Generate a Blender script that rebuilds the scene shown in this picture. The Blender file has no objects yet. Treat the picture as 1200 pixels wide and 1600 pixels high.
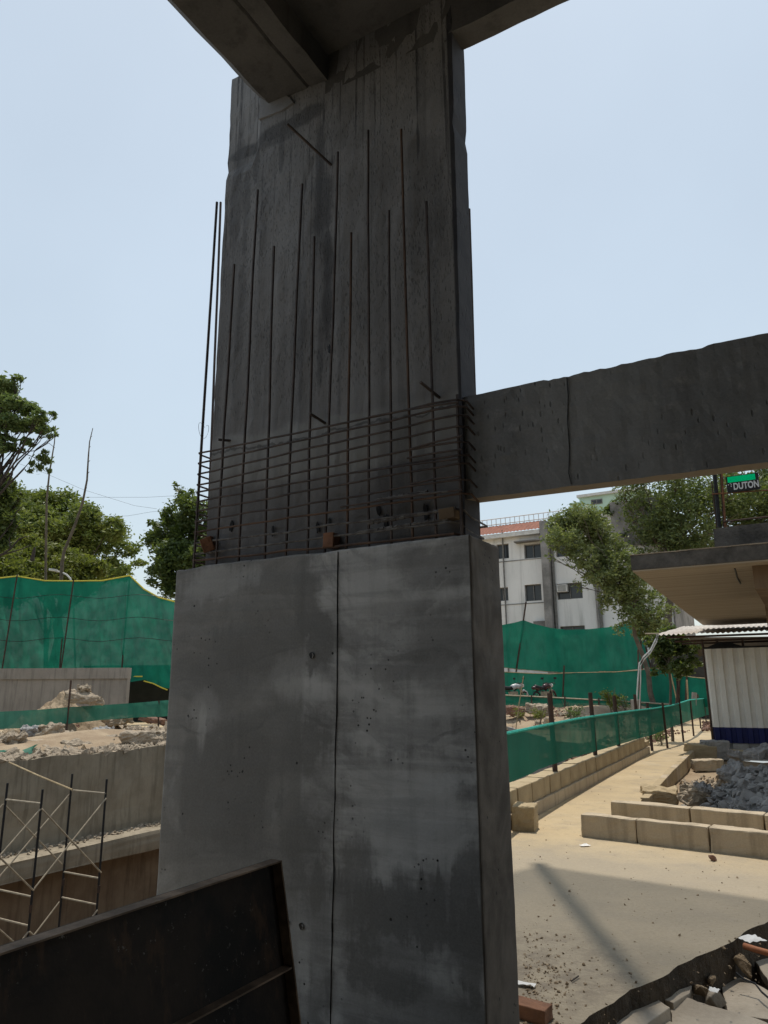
import bpy, bmesh, math, random
import numpy as np
from mathutils import Vector, Matrix, noise as mnoise

# ------------------------------------------------------------------ camera, world, sun
sc = bpy.context.scene
F, TH, RO, H = 1126.0, math.radians(13.7), math.radians(0.37), 1.6
cam_d = bpy.data.cameras.new('camera'); cam = bpy.data.objects.new('camera', cam_d)
sc.collection.objects.link(cam); sc.camera = cam
cam_d.sensor_fit = 'VERTICAL'; cam_d.sensor_height = 36.0; cam_d.lens = 36.0 * F / 1600.0
cam_d.clip_start = 0.05; cam_d.clip_end = 3000
cam.location = (0, 0, H)
cam.rotation_euler = (Matrix.Rotation(math.pi/2 + TH, 4, 'X') @ Matrix.Rotation(-RO, 4, 'Z')).to_euler()

SUN = Vector((-0.03, -0.31, -1.0)).normalized()           # the way the light travels
sun_d = bpy.data.lights.new('sun', 'SUN'); sun_d.energy = 2.5; sun_d.angle = math.radians(0.5); sun_d.color = (1.0, 0.93, 0.82)
sun = bpy.data.objects.new('sun', sun_d); sc.collection.objects.link(sun)
sun.rotation_euler = SUN.to_track_quat('-Z', 'Y').to_euler()
w = bpy.data.worlds.new('World'); sc.world = w; w.use_nodes = True
nt = w.node_tree; nt.nodes.clear()
sky = nt.nodes.new('ShaderNodeTexSky'); sky.sky_type = 'NISHITA'; sky.sun_disc = False
sky.sun_elevation = math.asin(-SUN.z); sky.sun_rotation = math.radians(5.5)
sky.air_density = 1.6; sky.dust_density = 1.2; sky.ozone_density = 1.0; sky.altitude = 500
bg = nt.nodes.new('ShaderNodeBackground'); bg.inputs[1].default_value = 0.15
wo = nt.nodes.new('ShaderNodeOutputWorld')
hz = nt.nodes.new('ShaderNodeMix'); hz.data_type = 'RGBA'; hz.inputs[0].default_value = .80
hz.inputs[7].default_value = (2.42, 2.72, 2.92, 1)               # milky summer haze over the clear sky
hn = nt.nodes.new('ShaderNodeTexNoise'); hn.inputs['Scale'].default_value = 2.2; hn.inputs['Detail'].default_value = 4
hm = nt.nodes.new('ShaderNodeMapRange'); hm.inputs[1].default_value = .3; hm.inputs[2].default_value = .75; hm.inputs[3].default_value = .97; hm.inputs[4].default_value = 1.10
hv_ = nt.nodes.new('ShaderNodeVectorMath'); hv_.operation = 'SCALE'; hv_.inputs[0].default_value = hz.inputs[7].default_value[:3]
tcw = nt.nodes.new('ShaderNodeTexCoord'); nt.links.new(tcw.outputs['Generated'], hn.inputs['Vector']); nt.links.new(hn.outputs[0], hm.inputs[0])
nt.links.new(hm.outputs[0], hv_.inputs['Scale']); nt.links.new(hv_.outputs[0], hz.inputs[7])        # thin uneven veil
nt.links.new(sky.outputs[0], hz.inputs[6]); nt.links.new(hz.outputs[2], bg.inputs[0]); nt.links.new(bg.outputs[0], wo.inputs[0])
sc.view_settings.view_transform = 'Standard'; sc.view_settings.look = 'None'
sc.view_settings.exposure = 0.6; sc.view_settings.gamma = 1.0

# ------------------------------------------------------------------ geometry helpers
RZ = math.radians(-30)
R0 = Vector((0.4153, 3.4, 0)); U = Vector((-.8660254, .5, 0)); N = Vector((.5, .8660254, 0)); CAM = Vector((0, 0, H))
def W(u, n, z=0.0): return R0 + U*u + N*n + Vector((0, 0, z))
def ray(px, py):
    x = (px-600)/F; y = -(py-800)/F
    x, y = x*math.cos(RO)+y*math.sin(RO), -x*math.sin(RO)+y*math.cos(RO)
    c, s = math.cos(TH), math.sin(TH)
    return Vector((x, c-y*s, s+y*c))
def G(px, py, z=0.0):
    r = ray(px, py); return CAM + r*((z-H)/r.z)
def P(px, py, Y):
    r = ray(px, py); return CAM + r*(Y/r.y)
def PL(px, py, p0, n):
    r = ray(px, py); return CAM + r*((p0-CAM).dot(n)/r.dot(n))
def PN(px, py, n0): return PL(px, py, W(0, n0), N)      # on the plane n = n0
def PU(px, py, u0): return PL(px, py, W(u0, 0), U)
def uof(q): return (q-R0).dot(U)
def nof(q): return (q-R0).dot(N)
def un(q): return uof(q), nof(q)

class MB:
    def __init__(s): s.v = []; s.f = []
    def add(s, vs, fs):
        o = len(s.v); s.v += [Vector(v) for v in vs]; s.f += [tuple(i+o for i in f) for f in fs]; return s
    def hexa(s, b, t):      # 4 bottom, 4 top points
        return s.add(list(b)+list(t), [(3,2,1,0),(4,5,6,7),(0,1,5,4),(1,2,6,5),(2,3,7,6),(3,0,4,7)])
    def box(s, c, size, rz=RZ, rx=0, ry=0):
        m = Matrix.Translation(Vector(c)) @ Matrix.Rotation(rz,4,'Z') @ Matrix.Rotation(ry,4,'Y') @ Matrix.Rotation(rx,4,'X')
        a, b, h = size[0]/2, size[1]/2, size[2]/2
        p = [m @ Vector(q) for q in ((-a,-b,-h),(a,-b,-h),(a,b,-h),(-a,b,-h),(-a,-b,h),(a,-b,h),(a,b,h),(-a,b,h))]
        return s.hexa(p[:4], p[4:])
    def ubox(s, u0, u1, n0, n1, z0, z1):   # box in the building grid
        b = [W(max(u0,u1),min(n0,n1),z0), W(min(u0,u1),min(n0,n1),z0), W(min(u0,u1),max(n0,n1),z0), W(max(u0,u1),max(n0,n1),z0)]
        return s.hexa(b, [q+Vector((0,0,z1-z0)) for q in b])
    def tube(s, pts, r, k=6, r2=None):
        pts = [Vector(p) for p in pts]; rings = []; n = len(pts)
        for i, p in enumerate(pts):
            d = (pts[min(i+1,n-1)]-pts[max(i-1,0)]).normalized()
            a = d.cross(Vector((0,0,1)) if abs(d.z) < .9 else Vector((1,0,0))).normalized(); b = d.cross(a)
            rr = r if r2 is None else r + (r2-r)*i/(n-1)
            rings.append([p + a*rr*math.cos(2*math.pi*j/k) + b*rr*math.sin(2*math.pi*j/k) for j in range(k)])
        vs = [q for ring in rings for q in ring]; fs = []
        for i in range(n-1):
            for j in range(k):
                fs.append((i*k+j, i*k+(j+1)%k, (i+1)*k+(j+1)%k, (i+1)*k+j))
        fs += [tuple(reversed(range(k))), tuple((n-1)*k+j for j in range(k))]
        return s.add(vs, fs)
    def prism(s, pts, h):   # pts = top outline, extruded down by h
        pts = [Vector(p) for p in pts]; k = len(pts)
        vs = pts + [p-Vector((0,0,h)) for p in pts]
        return s.add(vs, [tuple(range(k)), tuple(reversed(range(k,2*k)))] + [(j,k+j,k+(j+1)%k,(j+1)%k) for j in range(k)])
    def extrude(s, pts, d):
        pts = [Vector(p) for p in pts]; k = len(pts); d = Vector(d)
        vs = pts + [p+d for p in pts]
        return s.add(vs, [tuple(range(k)), tuple(reversed(range(k,2*k)))] + [(j,k+j,k+(j+1)%k,(j+1)%k) for j in range(k)])
    def sheet(s, rows):
        m = len(rows[0]); vs = [q for r in rows for q in r]
        return s.add(vs, [(i*m+j, i*m+j+1, (i+1)*m+j+1, (i+1)*m+j) for i in range(len(rows)-1) for j in range(m-1)])
    def np_add(s, vs, fs):
        o = len(s.v); s.v += [Vector(v) for v in vs]; s.f += [tuple(int(i)+o for i in f) for f in fs]; return s
    def build(s, name, m, parent=None, rz=RZ, smooth=False, bevel=0, fix=True, origin=None):
        me = bpy.data.meshes.new(name)
        if parent is None:
            xs = np.array([tuple(v) for v in s.v]); lo, hi = xs.min(0), xs.max(0)
            o = Vector(((lo[0]+hi[0])/2, (lo[1]+hi[1])/2, lo[2])) if origin is None else Vector(origin)
            mat_ = Matrix.Translation(o) @ Matrix.Rotation(rz, 4, 'Z'); inv = mat_.inverted()
        else: inv = parent['_m'].inverted() if False else MATS[parent.name].inverted()
        me.from_pydata([tuple(inv @ v) for v in s.v], [], s.f)
        if fix:
            bm = bmesh.new(); bm.from_mesh(me); bmesh.ops.recalc_face_normals(bm, faces=bm.faces)
            if bevel: bmesh.ops.bevel(bm, geom=[e for e in bm.edges if e.calc_face_angle(0) > .5], offset=bevel, segments=2, affect='EDGES', profile=.6)
            bm.to_mesh(me); bm.free()
        if smooth: me.polygons.foreach_set('use_smooth', [True]*len(me.polygons))
        if m: me.materials.append(m)
        ob = bpy.data.objects.new(name, me); sc.collection.objects.link(ob)
        if parent is None:
            ob.location = o; ob.rotation_euler = (0, 0, rz); MATS[ob.name] = mat_
        else:
            ob.parent = parent; MATS[ob.name] = MATS[parent.name]
        return ob
MATS = {}
def thing(name, label, cat, loc, group=None, rz=RZ):
    o = bpy.data.objects.new(name, None); o.empty_display_size = .2; sc.collection.objects.link(o)
    o.location = loc; o.rotation_euler = (0, 0, rz)
    MATS[o.name] = Matrix.Translation(Vector(loc)) @ Matrix.Rotation(rz, 4, 'Z')
    return tag(o, label, cat, group)
def tag(o, label, cat, group=None, kind=None):
    o['label'] = label; o['category'] = cat
    if group: o['group'] = group
    if kind: o['kind'] = kind
    return o
def struct(o, label=None):
    o['kind'] = 'structure'
    if label: o['label'] = label
    return o
ORD = ['first','second','third','fourth','fifth','sixth','seventh','eighth','ninth','tenth','eleventh','twelfth','thirteenth','fourteenth','fifteenth','sixteenth','seventeenth','eighteenth','nineteenth','twentieth']
def fbm(p, o=4): return mnoise.fractal(Vector(p), 1.0, 2.0, o)

def subdiv_rough(ob, cuts, amp, freq, seed=0):
    """cut a block's faces finer and chip its surface"""
    me = ob.data; bm = bmesh.new(); bm.from_mesh(me)
    bmesh.ops.subdivide_edges(bm, edges=bm.edges, cuts=cuts, use_grid_fill=True)
    bm.normal_update()
    for v in bm.verts:
        q = v.co + Vector((seed*7.1, seed*3.3, 0))
        d = mnoise.noise(q*freq) + .5*mnoise.noise(q*freq*2.7) + .35*mnoise.noise(q*freq*7)
        v.co += v.normal*d*amp
    bm.to_mesh(me); bm.free()

# ------------------------------------------------------------------ material helpers
class NT:
    def __init__(s, name):
        s.m = bpy.data.materials.new(name); s.m.use_nodes = True; s.t = s.m.node_tree; s.t.nodes.clear()
        s.out = s.n('ShaderNodeOutputMaterial')
    def n(s, kind, **kw):
        x = s.t.nodes.new(kind)
        for k, v in kw.items(): setattr(x, k, v)
        return x
    def set(s, sock, v):
        if v is None: return
        if isinstance(v, bpy.types.NodeSocket): s.t.links.new(v, sock)
        elif isinstance(v, (tuple, list)):
            v = tuple(v); sock.default_value = v if len(v) == len(sock.default_value) else v + (1,)
        else: sock.default_value = v
    def math(s, op, a, b=None, c=None, clamp=False):
        x = s.n('ShaderNodeMath', operation=op, use_clamp=clamp); s.set(x.inputs[0], a); s.set(x.inputs[1], b); s.set(x.inputs[2], c); return x.outputs[0]
    def vmath(s, op, a, b=None):
        x = s.n('ShaderNodeVectorMath', operation=op); s.set(x.inputs[0], a); s.set(x.inputs[1], b); return x.outputs[0]
    def mix(s, f, a, b, mode='MIX'):
        x = s.n('ShaderNodeMix', data_type='RGBA', blend_type=mode); s.set(x.inputs[0], f); s.set(x.inputs[6], a); s.set(x.inputs[7], b); return x.outputs[2]
    def coord(s, kind='Object'): return s.n('ShaderNodeTexCoord').outputs[kind]
    def mapping(s, v, scale=(1,1,1), rot=(0,0,0), loc=(0,0,0)):
        x = s.n('ShaderNodeMapping'); s.set(x.inputs[0], v); x.inputs[1].default_value = loc; x.inputs[2].default_value = rot; x.inputs[3].default_value = scale; return x.outputs[0]
    def noise(s, v, scale, detail=4, rough=.55, dist=0):
        x = s.n('ShaderNodeTexNoise'); s.set(x.inputs['Vector'], v); x.inputs['Scale'].default_value = scale; x.inputs['Detail'].default_value = detail
        x.inputs['Roughness'].default_value = rough; x.inputs['Distortion'].default_value = dist; return x.outputs[0]
    def voro(s, v, scale, feature='F1', rand=1.0):
        x = s.n('ShaderNodeTexVoronoi', feature=feature); s.set(x.inputs['Vector'], v); x.inputs['Scale'].default_value = scale; x.inputs['Randomness'].default_value = rand; return x
    def ramp(s, f, a, b, lo=0.0, hi=1.0, smooth=True):
        x = s.n('ShaderNodeMapRange', interpolation_type='SMOOTHSTEP' if smooth else 'LINEAR'); s.set(x.inputs[0], f)
        x.inputs[1].default_value = a; x.inputs[2].default_value = b; x.inputs[3].default_value = lo; x.inputs[4].default_value = hi; return x.outputs[0]
    def sep(s, v):
        x = s.n('ShaderNodeSeparateXYZ'); s.set(x.inputs[0], v); return x.outputs
    def comb(s, a, b, c):
        x = s.n('ShaderNodeCombineXYZ'); s.set(x.inputs[0], a); s.set(x.inputs[1], b); s.set(x.inputs[2], c); return x.outputs[0]
    def bump(s, h, strength=.4, dist=.01, normal=None):
        x = s.n('ShaderNodeBump'); s.set(x.inputs['Height'], h); x.inputs['Strength'].default_value = strength; x.inputs['Distance'].default_value = dist
        if normal is not None: s.set(x.inputs['Normal'], normal)
        return x.outputs[0]
    def bsdf(s, col, rough=.85, normal=None, metal=0, spec=.3):
        x = s.n('ShaderNodeBsdfPrincipled'); s.set(x.inputs['Base Color'], col); s.set(x.inputs['Roughness'], rough); s.set(x.inputs['Metallic'], metal)
        x.inputs['Specular IOR Level'].default_value = spec
        if normal is not None: s.set(x.inputs['Normal'], normal)
        return x.outputs[0]
    def done(s, sh): s.t.links.new(sh, s.out.inputs[0]); return s.m

def simple(name, a, b=None, scale=3, rough=.85, metal=0, bump=.3, bscale=30, bdist=.01, spec=.3, fine=.25):
    """two tones mottled by noise, a finer grain over them and a bumpy surface"""
    k = NT(name); v = k.coord()
    b = b or tuple(c*.6 for c in a)
    f = k.noise(v, scale, 6, .6)
    col = k.mix(k.ramp(f, .35, .65), a, b)
    g = k.noise(v, bscale, 5, .65)
    col = k.mix(fine, col, k.mix(g, tuple(c*.4 for c in b), tuple(min(1,c*1.5) for c in a)))
    return k.done(k.bsdf(col, rough, k.bump(g, bump, bdist), metal, spec))

# ------------------------------------------------------------------ concrete of the column
def blotch(k, v, items, warp):
    """sum of soft-edged stains; items = (x, z, rx, rz, strength) in the block's own metres"""
    x, y, z = k.sep(v); tot = None
    for cx, cz, rx, rz, st in items:
        a = k.math('DIVIDE', k.math('SUBTRACT', x, cx), rx); b = k.math('DIVIDE', k.math('SUBTRACT', z, cz), rz)
        d = k.math('ADD', k.math('MULTIPLY', a, a), k.math('MULTIPLY', b, b))
        d = k.math('ADD', d, warp)
        e = k.ramp(d, 1.25, .25, 0, st)
        tot = e if tot is None else k.math('ADD', tot, e)
    return tot
def lp(px, py, n0=0.0):
    q = PN(px, py, n0); return -uof(q), q.z
def stains(lst, n0=0.0):
    out = []
    for px, py, rx, ry, st in lst:
        x, z = lp(px, py, n0); out.append((x, z, rx*.0042, ry*.0042, st))
    return out

def jacket_material():
    k = NT('jacket_concrete'); v = k.coord()
    wn = k.noise(v, 5, 6, .65); streak = k.noise(k.mapping(v, (16, 16, 1.1)), 1, 6, .65)
    warp = k.math('ADD', k.math('MULTIPLY', k.math('SUBTRACT', wn, .5), 3.2), k.math('MULTIPLY', k.math('SUBTRACT', streak, .5), 1.8))
    lift = k.noise(k.mapping(v, (1.1, 1.1, 13), (0, .13, 0)), 1, 6, .62, .6)
    big = k.noise(v, 1.7, 4, .55); brk = k.noise(v, 4.3, 4, .6)
    dark = blotch(k, v, stains([(482,930,22,60,.55),(505,1010,26,40,.6),(420,1010,100,45,.35),(330,1050,75,60,.3),(440,1150,80,50,.35),(350,1230,90,75,.55),
        (480,1240,45,120,.3),(690,880,75,32,.42),(700,1010,55,60,.28),(330,1330,90,60,.35),(560,1405,32,75,.55),(660,1420,75,42,.6),(740,1400,26,60,.55),(730,1490,22,45,.5),
        (600,1500,60,45,.35),(640,1000,100,40,.18),(640,1580,130,40,.35),(480,1330,40,60,.25),(300,960,40,25,.2),(500,1500,16,130,.3)]), warp)
    lite = blotch(k, v, stains([(340,910,70,28,.4),(590,930,60,60,.32),(470,1060,48,38,.5),(318,1110,30,35,.45),(690,1080,42,40,.5),(620,1140,80,32,.38),(640,1270,90,70,.42),(460,1500,40,60,.35),(580,1080,30,60,.3),(700,1320,40,60,.25),(316,1140,9,40,.5),(520,1590,20,10,.9)]), warp)
    x, y, z = k.sep(v)
    # tide lines left by the pours: height of the line as a curve along the face
    def line(pts, width):
        c = k.n('ShaderNodeFloatCurve'); cv = c.mapping.curves[0]
        L = [lp(*p) for p in pts]
        xs = sorted(((q[0]+2.0)/2.0, q[1]/2.4) for q in L)
        cv.points[0].location = xs[0]; cv.points[1].location = xs[-1]
        for q in xs[1:-1]: cv.points.new(*q)
        c.mapping.update()
        k.set(c.inputs[1], k.math('DIVIDE', k.math('ADD', x, 2.0), 2.0))
        zz = k.math('MULTIPLY', c.outputs[0], 2.4)
        d = k.math('SUBTRACT', k.math('ADD', z, k.math('MULTIPLY', k.math('SUBTRACT', wn, .5), .09)), zz)
        fade = k.ramp(x, xs[0][0]*2-2, xs[0][0]*2-1.9)
        fade = k.math('MULTIPLY', fade, k.ramp(x, xs[-1][0]*2-2, xs[-1][0]*2-2.06))
        edge = k.ramp(k.math('ABSOLUTE', d), width, width*.2)
        above = k.math('MULTIPLY', k.ramp(d, .0, .01), k.ramp(d, .22, .02))
        return k.math('MULTIPLY', k.math('ADD', k.math('MULTIPLY', k.math('MULTIPLY', edge, .62), k.ramp(brk, .38, .60)), k.math('MULTIPLY', above, .22)), fade)
    l1 = line([(270,1128),(330,1152),(400,1138),(440,1108),(480,1118),(525,1140),(560,1142),(600,1166),(640,1172),(690,1152),(735,1128),(752,1100)], .016)
    l2 = line([(268,1072),(300,1060),(360,1046),(420,1024),(470,1010),(522,1010)], .011)
    l3 = line([(270,940),(330,936),(400,926),(470,926),(522,915)], .010)
    l4 = line([(260,1352),(340,1330),(420,1345),(490,1330),(520,1340)], .014)
    lines = k.math('ADD', k.math('ADD', l1, l2), k.math('ADD', l3, l4))
    base = k.mix(k.ramp(big, .3, .7), (.165,.159,.150), (.265,.258,.245))
    right = k.ramp(x, -.99, -.96)                                   # the right half was poured later, bluer and paler
    base = k.mix(right, base, k.mix(k.ramp(big,.3,.7), (.44,.44,.44), (.56,.56,.56)))
    base = k.mix(k.math('MULTIPLY', k.ramp(lift, .42, .62), .62), base, (.15,.15,.15))
    base = k.mix(k.math('MULTIPLY', k.ramp(streak, .48, .70), .42), base, (.14,.14,.138))
    cloud = k.noise(k.mapping(v, (1.6, 1.6, 2.4), (0, .25, 0)), 1, 7, .62, 1.4)
    base = k.mix(k.math('MULTIPLY', k.ramp(cloud, .48, .64), .68), base, (.12,.118,.113))
    base = k.mix(k.math('MULTIPLY', k.ramp(cloud, .48, .28), .35), base, (.52,.52,.515))
    cx_, cz_ = lp(628, 700)
    ax = k.math('MULTIPLY', k.math('SUBTRACT', x, cx_), 1.25); az = k.math('SUBTRACT', z, cz_)
    dd_ = k.math('SQRT', k.math('ADD', k.math('MULTIPLY', ax, ax), k.math('MULTIPLY', az, az)))
    arc = k.noise(k.comb(k.math('ADD', dd_, k.math('MULTIPLY', k.math('SUBTRACT', wn, .5), .22)), k.math('MULTIPLY', x, .25), 3.7), 7.5, 5, .62)
    base = k.mix(k.math('MULTIPLY', k.math('MULTIPLY', k.ramp(arc, .50, .66), right), .62), base, (.145,.145,.145))
    base = k.mix(k.math('MULTIPLY', k.math('MULTIPLY', k.ramp(arc, .47, .34), right), .45), base, (.62,.62,.62))
    base = k.mix(k.math('MINIMUM', lite, .75), base, (.58,.58,.58))
    dn_ = k.noise(k.mapping(v, (22, 22, .9)), 1, 4, .6)
    zt_d = lp(640, 1370)[1]
    dr = k.math('SUBTRACT', k.math('SUBTRACT', zt_d, z), k.math('MULTIPLY', dn_, .75))
    drip = k.math('MULTIPLY', k.math('MULTIPLY', k.ramp(dr, -.33, -.28), k.ramp(z, .30, .75)), right)
    base = k.mix(k.math('MULTIPLY', drip, .78), base, (.10,.10,.10))
    base = k.mix(k.math('MINIMUM', k.math('MULTIPLY', dark, 1.5), .9), base, (.105,.103,.100))
    base = k.mix(k.math('MINIMUM', lines, .85), base, (.085,.085,.085))
    grain = k.noise(v, 90, 4, .7)
    base = k.mix(.22, base, k.mix(grain, (.07,.07,.07), (.66,.66,.66)))
    side = k.ramp(x, -.013, -.007)                                 # end face: browner, its shade put into the colour
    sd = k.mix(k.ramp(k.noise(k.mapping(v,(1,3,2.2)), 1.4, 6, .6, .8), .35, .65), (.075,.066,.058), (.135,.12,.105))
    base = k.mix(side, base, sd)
    vo = k.voro(v, 26); sel = k.ramp(k.noise(v, 2.6, 3, .5), .52, .62)
    pit = k.math('MULTIPLY', k.ramp(vo.outputs['Distance'], .17, .10), sel)
    vo2 = k.voro(v, 9); pick = k.math('GREATER_THAN', k.sep(vo2.outputs['Color'])[0], .72)
    pit = k.math('MAXIMUM', pit, k.math('MULTIPLY', k.ramp(vo2.outputs['Distance'], .075, .05), pick))
    base = k.mix(pit, base, (.03,.03,.03))
    h = k.math('SUBTRACT', k.math('ADD', k.math('MULTIPLY', grain, .25), k.math('MULTIPLY', lift, .9)), k.math('MULTIPLY', pit, 1.2))
    h = k.math('ADD', h, k.math('MULTIPLY', wn, .8))
    return k.done(k.bsdf(base, k.ramp(wn, .3, .7, .6, .9), k.bump(h, .5, .006), 0, .35))

def shaft_material():
    k = NT('hacked_column_concrete'); v = k.coord()
    x, y, z = k.sep(v)
    big = k.noise(v, 1.5, 5, .6)
    fine_st = k.noise(k.mapping(v, (34, 34, .55)), 1, 5, .6)
    st = k.noise(k.mapping(v, (9, 9, .35)), 1, 6, .65)
    base = k.mix(k.ramp(big, .3, .7), (.19,.187,.191), (.285,.280,.284))
    base = k.mix(k.math('MULTIPLY', k.ramp(st, .48, .68), .6), base, (.085,.085,.093))
    top = k.ramp(z, 3.6, 5.0)
    base = k.mix(k.math('MULTIPLY', k.math('MULTIPLY', k.ramp(fine_st, .55, .64), top), .85), base, (.02,.02,.025))
    # chisel marks: short slanting nicks in patches
    nick = None
    for rot, sc_, sel_s in (((0, .75, 0), (74, 30, 21), 1.9), ((0, -.62, 0), (62, 28, 17), 2.6), ((0, .2, 0), (120, 40, 20), 3.3)):
        vo = k.voro(k.mapping(v, sc_, rot), 1.0)
        pk = k.math('GREATER_THAN', k.sep(vo.outputs['Color'])[1], .45)
        m = k.math('MULTIPLY', k.math('MULTIPLY', k.ramp(k.math('ADD', vo.outputs['Distance'], k.math('MULTIPLY', k.noise(v, 55, 3, .7), .3)), .46, .28), pk), k.ramp(k.noise(v, sel_s, 3, .5), .38, .54))
        nick = m if nick is None else k.math('MAXIMUM', nick, m)
    upper = k.ramp(z, 3.15, 3.4)
    nick = k.math('MULTIPLY', nick, upper)
    base = k.mix(k.math('MULTIPLY', nick, k.ramp(k.noise(v, 8, 3), .35, .65, .25, .75)), base, (.05,.05,.055))
    base = k.mix(k.math('MULTIPLY', k.ramp(k.noise(v, 23, 5, .7), .58, .72), .35), base, (.36,.355,.35))
    # paler washed collar above the cage, and old blotches
    wn = k.noise(v, 6, 5, .6); zz = k.math('ADD', z, k.math('MULTIPLY', k.math('SUBTRACT', wn, .5), .16))
    tilt = k.math('ADD', zz, k.math('MULTIPLY', x, .03))
    collar = k.math('MULTIPLY', k.ramp(tilt, 2.72, 2.80), k.ramp(tilt, 3.12, 3.07))
    base = k.mix(k.math('MULTIPLY', collar, .62), base, (.42,.42,.41))
    low = k.ramp(z, 2.85, 2.5)
    base = k.mix(k.math('MULTIPLY', low, .5), base, (.10,.10,.11))
    dk = blotch(k, v, stains([(505,330,20,80,.75),(512,440,10,120,.8),(470,500,12,120,.35),(370,300,14,130,.55),(420,220,60,16,.6),(500,560,7,60,.6),(500,240,9,60,.7),(385,232,40,12,.8),(430,205,45,14,.8),(480,180,40,16,.8),(400,255,8,40,.6),(440,240,6,40,.6),(550,200,30,60,.25),(385,320,9,90,.5),(660,300,40,120,.25),(620,700,40,90,.3)], .09), k.math('MULTIPLY', k.math('SUBTRACT', wn, .5), 2.2))
    base = k.mix(k.math('MINIMUM', dk, .8), base, (.035,.035,.04))
    joint = k.ramp(k.math('ABSOLUTE', k.math('SUBTRACT', k.math('ADD', zz, k.math('MULTIPLY', x, .015)), 3.02)), .012, .003)
    base = k.mix(k.math('MULTIPLY', joint, .7), base, (.04,.04,.04))
    grain = k.noise(v, 80, 4, .7)
    base = k.mix(.2, base, k.mix(grain, (.04,.04,.04), (.52,.52,.52)))
    endf = k.ramp(x, -.085, -.072)                                 # end face gets no light: shade put into its colour
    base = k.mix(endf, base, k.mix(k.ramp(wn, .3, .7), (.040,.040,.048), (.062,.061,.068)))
    h = k.math('SUBTRACT', k.math('ADD', k.math('MULTIPLY', grain, .3), k.math('MULTIPLY', wn, 1.0)), k.math('MULTIPLY', nick, 1.0))
    return k.done(k.bsdf(base, .8, k.bump(h, .55, .007), 0, .35))

def beam_material(name, a, b, chips=True, warm=None):
    k = NT(name); v = k.coord()
    big = k.noise(v, 1.3, 5, .6); st = k.noise(k.mapping(v, (7,7,.6)), 1, 5, .6)
    base = k.mix(k.ramp(big, .3, .7), a, b)
    base = k.mix(k.math('MULTIPLY', k.ramp(st, .48, .68), .35 if chips else .6), base, tuple(c*.45 for c in a))
    grain = k.noise(v, 70, 4, .7)
    base = k.mix(.25, base, k.mix(grain, tuple(c*.3 for c in a), tuple(c*2 for c in b)))
    h = k.math('ADD', k.math('MULTIPLY', grain, .4), k.noise(v, 9, 4, .6))
    if chips:
        base = k.mix(k.math('MULTIPLY', k.ramp(k.noise(v, 12, 6, .72), .54, .70), .4), base, (.40,.40,.39))
        vo = k.voro(k.mapping(v, (44, 20, 17), (0, .42, 0)), 1.0)
        pk = k.math('GREATER_THAN', k.sep(vo.outputs['Color'])[0], .5)
        m = k.math('MULTIPLY', k.math('MULTIPLY', k.ramp(k.math('ADD', vo.outputs['Distance'], k.math('MULTIPLY', k.noise(v,60,2), .12)), .36, .22), pk), k.ramp(k.noise(v, 2.2, 3), .38, .6))
        base = k.mix(k.math('MULTIPLY', m, .5), base, tuple(c*.3 for c in a))
        h = k.math('SUBTRACT', h, k.math('MULTIPLY', m, 1.3))
    if warm:      # undersides warmer: light bounced off the ground put into the colour
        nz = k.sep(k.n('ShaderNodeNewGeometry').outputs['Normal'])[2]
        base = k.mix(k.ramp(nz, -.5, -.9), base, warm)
    return k.done(k.bsdf(base, .88, k.bump(h, .5, .008)))

M = {}
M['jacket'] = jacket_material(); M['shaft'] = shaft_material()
M['beam'] = beam_material('chipped_beam_concrete', (.160,.163,.168), (.265,.267,.268), True, (.30,.25,.19))
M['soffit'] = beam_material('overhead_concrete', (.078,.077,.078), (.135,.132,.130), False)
M['rebar'] = simple('dark_rebar_steel', (.12,.092,.080), (.052,.043,.044), 9, .65, .2, .5, 160, .004)
M['rebar_rust'] = simple('rusty_rebar_steel', (.17,.105,.072), (.07,.05,.043), 7, .75, .2, .5, 160, .004)
M['mortar_bar'] = simple('mortar_splashed_bar', (.22,.21,.20), (.07,.06,.058), 22, .9, 0, .8, 120, .006)
M['brickbat'] = simple('orange_brick', (.27,.135,.08), (.16,.085,.055), 8, .95, 0, .6, 60, .008)
M['timber'] = simple('offcut_timber', (.20,.14,.085), (.12,.085,.055), 6, .9, 0, .4, 60, .005)
M['form_steel'] = simple('grimy_form_steel', (.040,.028,.020), (.010,.009,.0085), 2.2, .7, .2, .4, 30, .006)
def splashed():
    k = NT('cement_splashed_form'); v = k.coord()
    a_ = k.mix(k.ramp(k.noise(v, 2.2, 6, .65), .35, .65), (.036,.025,.018), (.010,.009,.0085))
    ru = k.noise(k.mapping(v, (3, 3, 1)), 3, 6, .7); a_ = k.mix(k.math('MULTIPLY', k.ramp(ru, .54, .68), .7), a_, (.075,.042,.024))
    sp = k.math('MULTIPLY', k.ramp(k.noise(v, 31, 4, .75), .63, .70), k.ramp(k.noise(v, 2.6, 3, .5), .45, .62))
    a_ = k.mix(k.math('MULTIPLY', sp, .8), a_, (.20,.19,.175)); g = k.noise(v, 70, 4, .7)
    return k.done(k.bsdf(a_, .75, k.bump(k.math('ADD', g, sp), .5, .004)))
M['form_steel'] = splashed()
M['form_edge'] = simple('rusted_form_edge', (.30,.215,.15), (.09,.065,.048), 6, .8, .2, .5, 40, .006)
M['pit'] = beam_material('pit_wall_concrete', (.165,.135,.095), (.28,.24,.18), False)
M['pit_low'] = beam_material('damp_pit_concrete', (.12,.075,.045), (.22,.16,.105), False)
M['soil'] = simple('dry_soil', (.36,.28,.19), (.24,.175,.115), 1.2, .97, 0, .8, 14, .05)
M['dirt_floor'] = simple('pit_soil', (.20,.155,.11), (.12,.09,.065), 1.5, .97, 0, .8, 12, .05)
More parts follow.
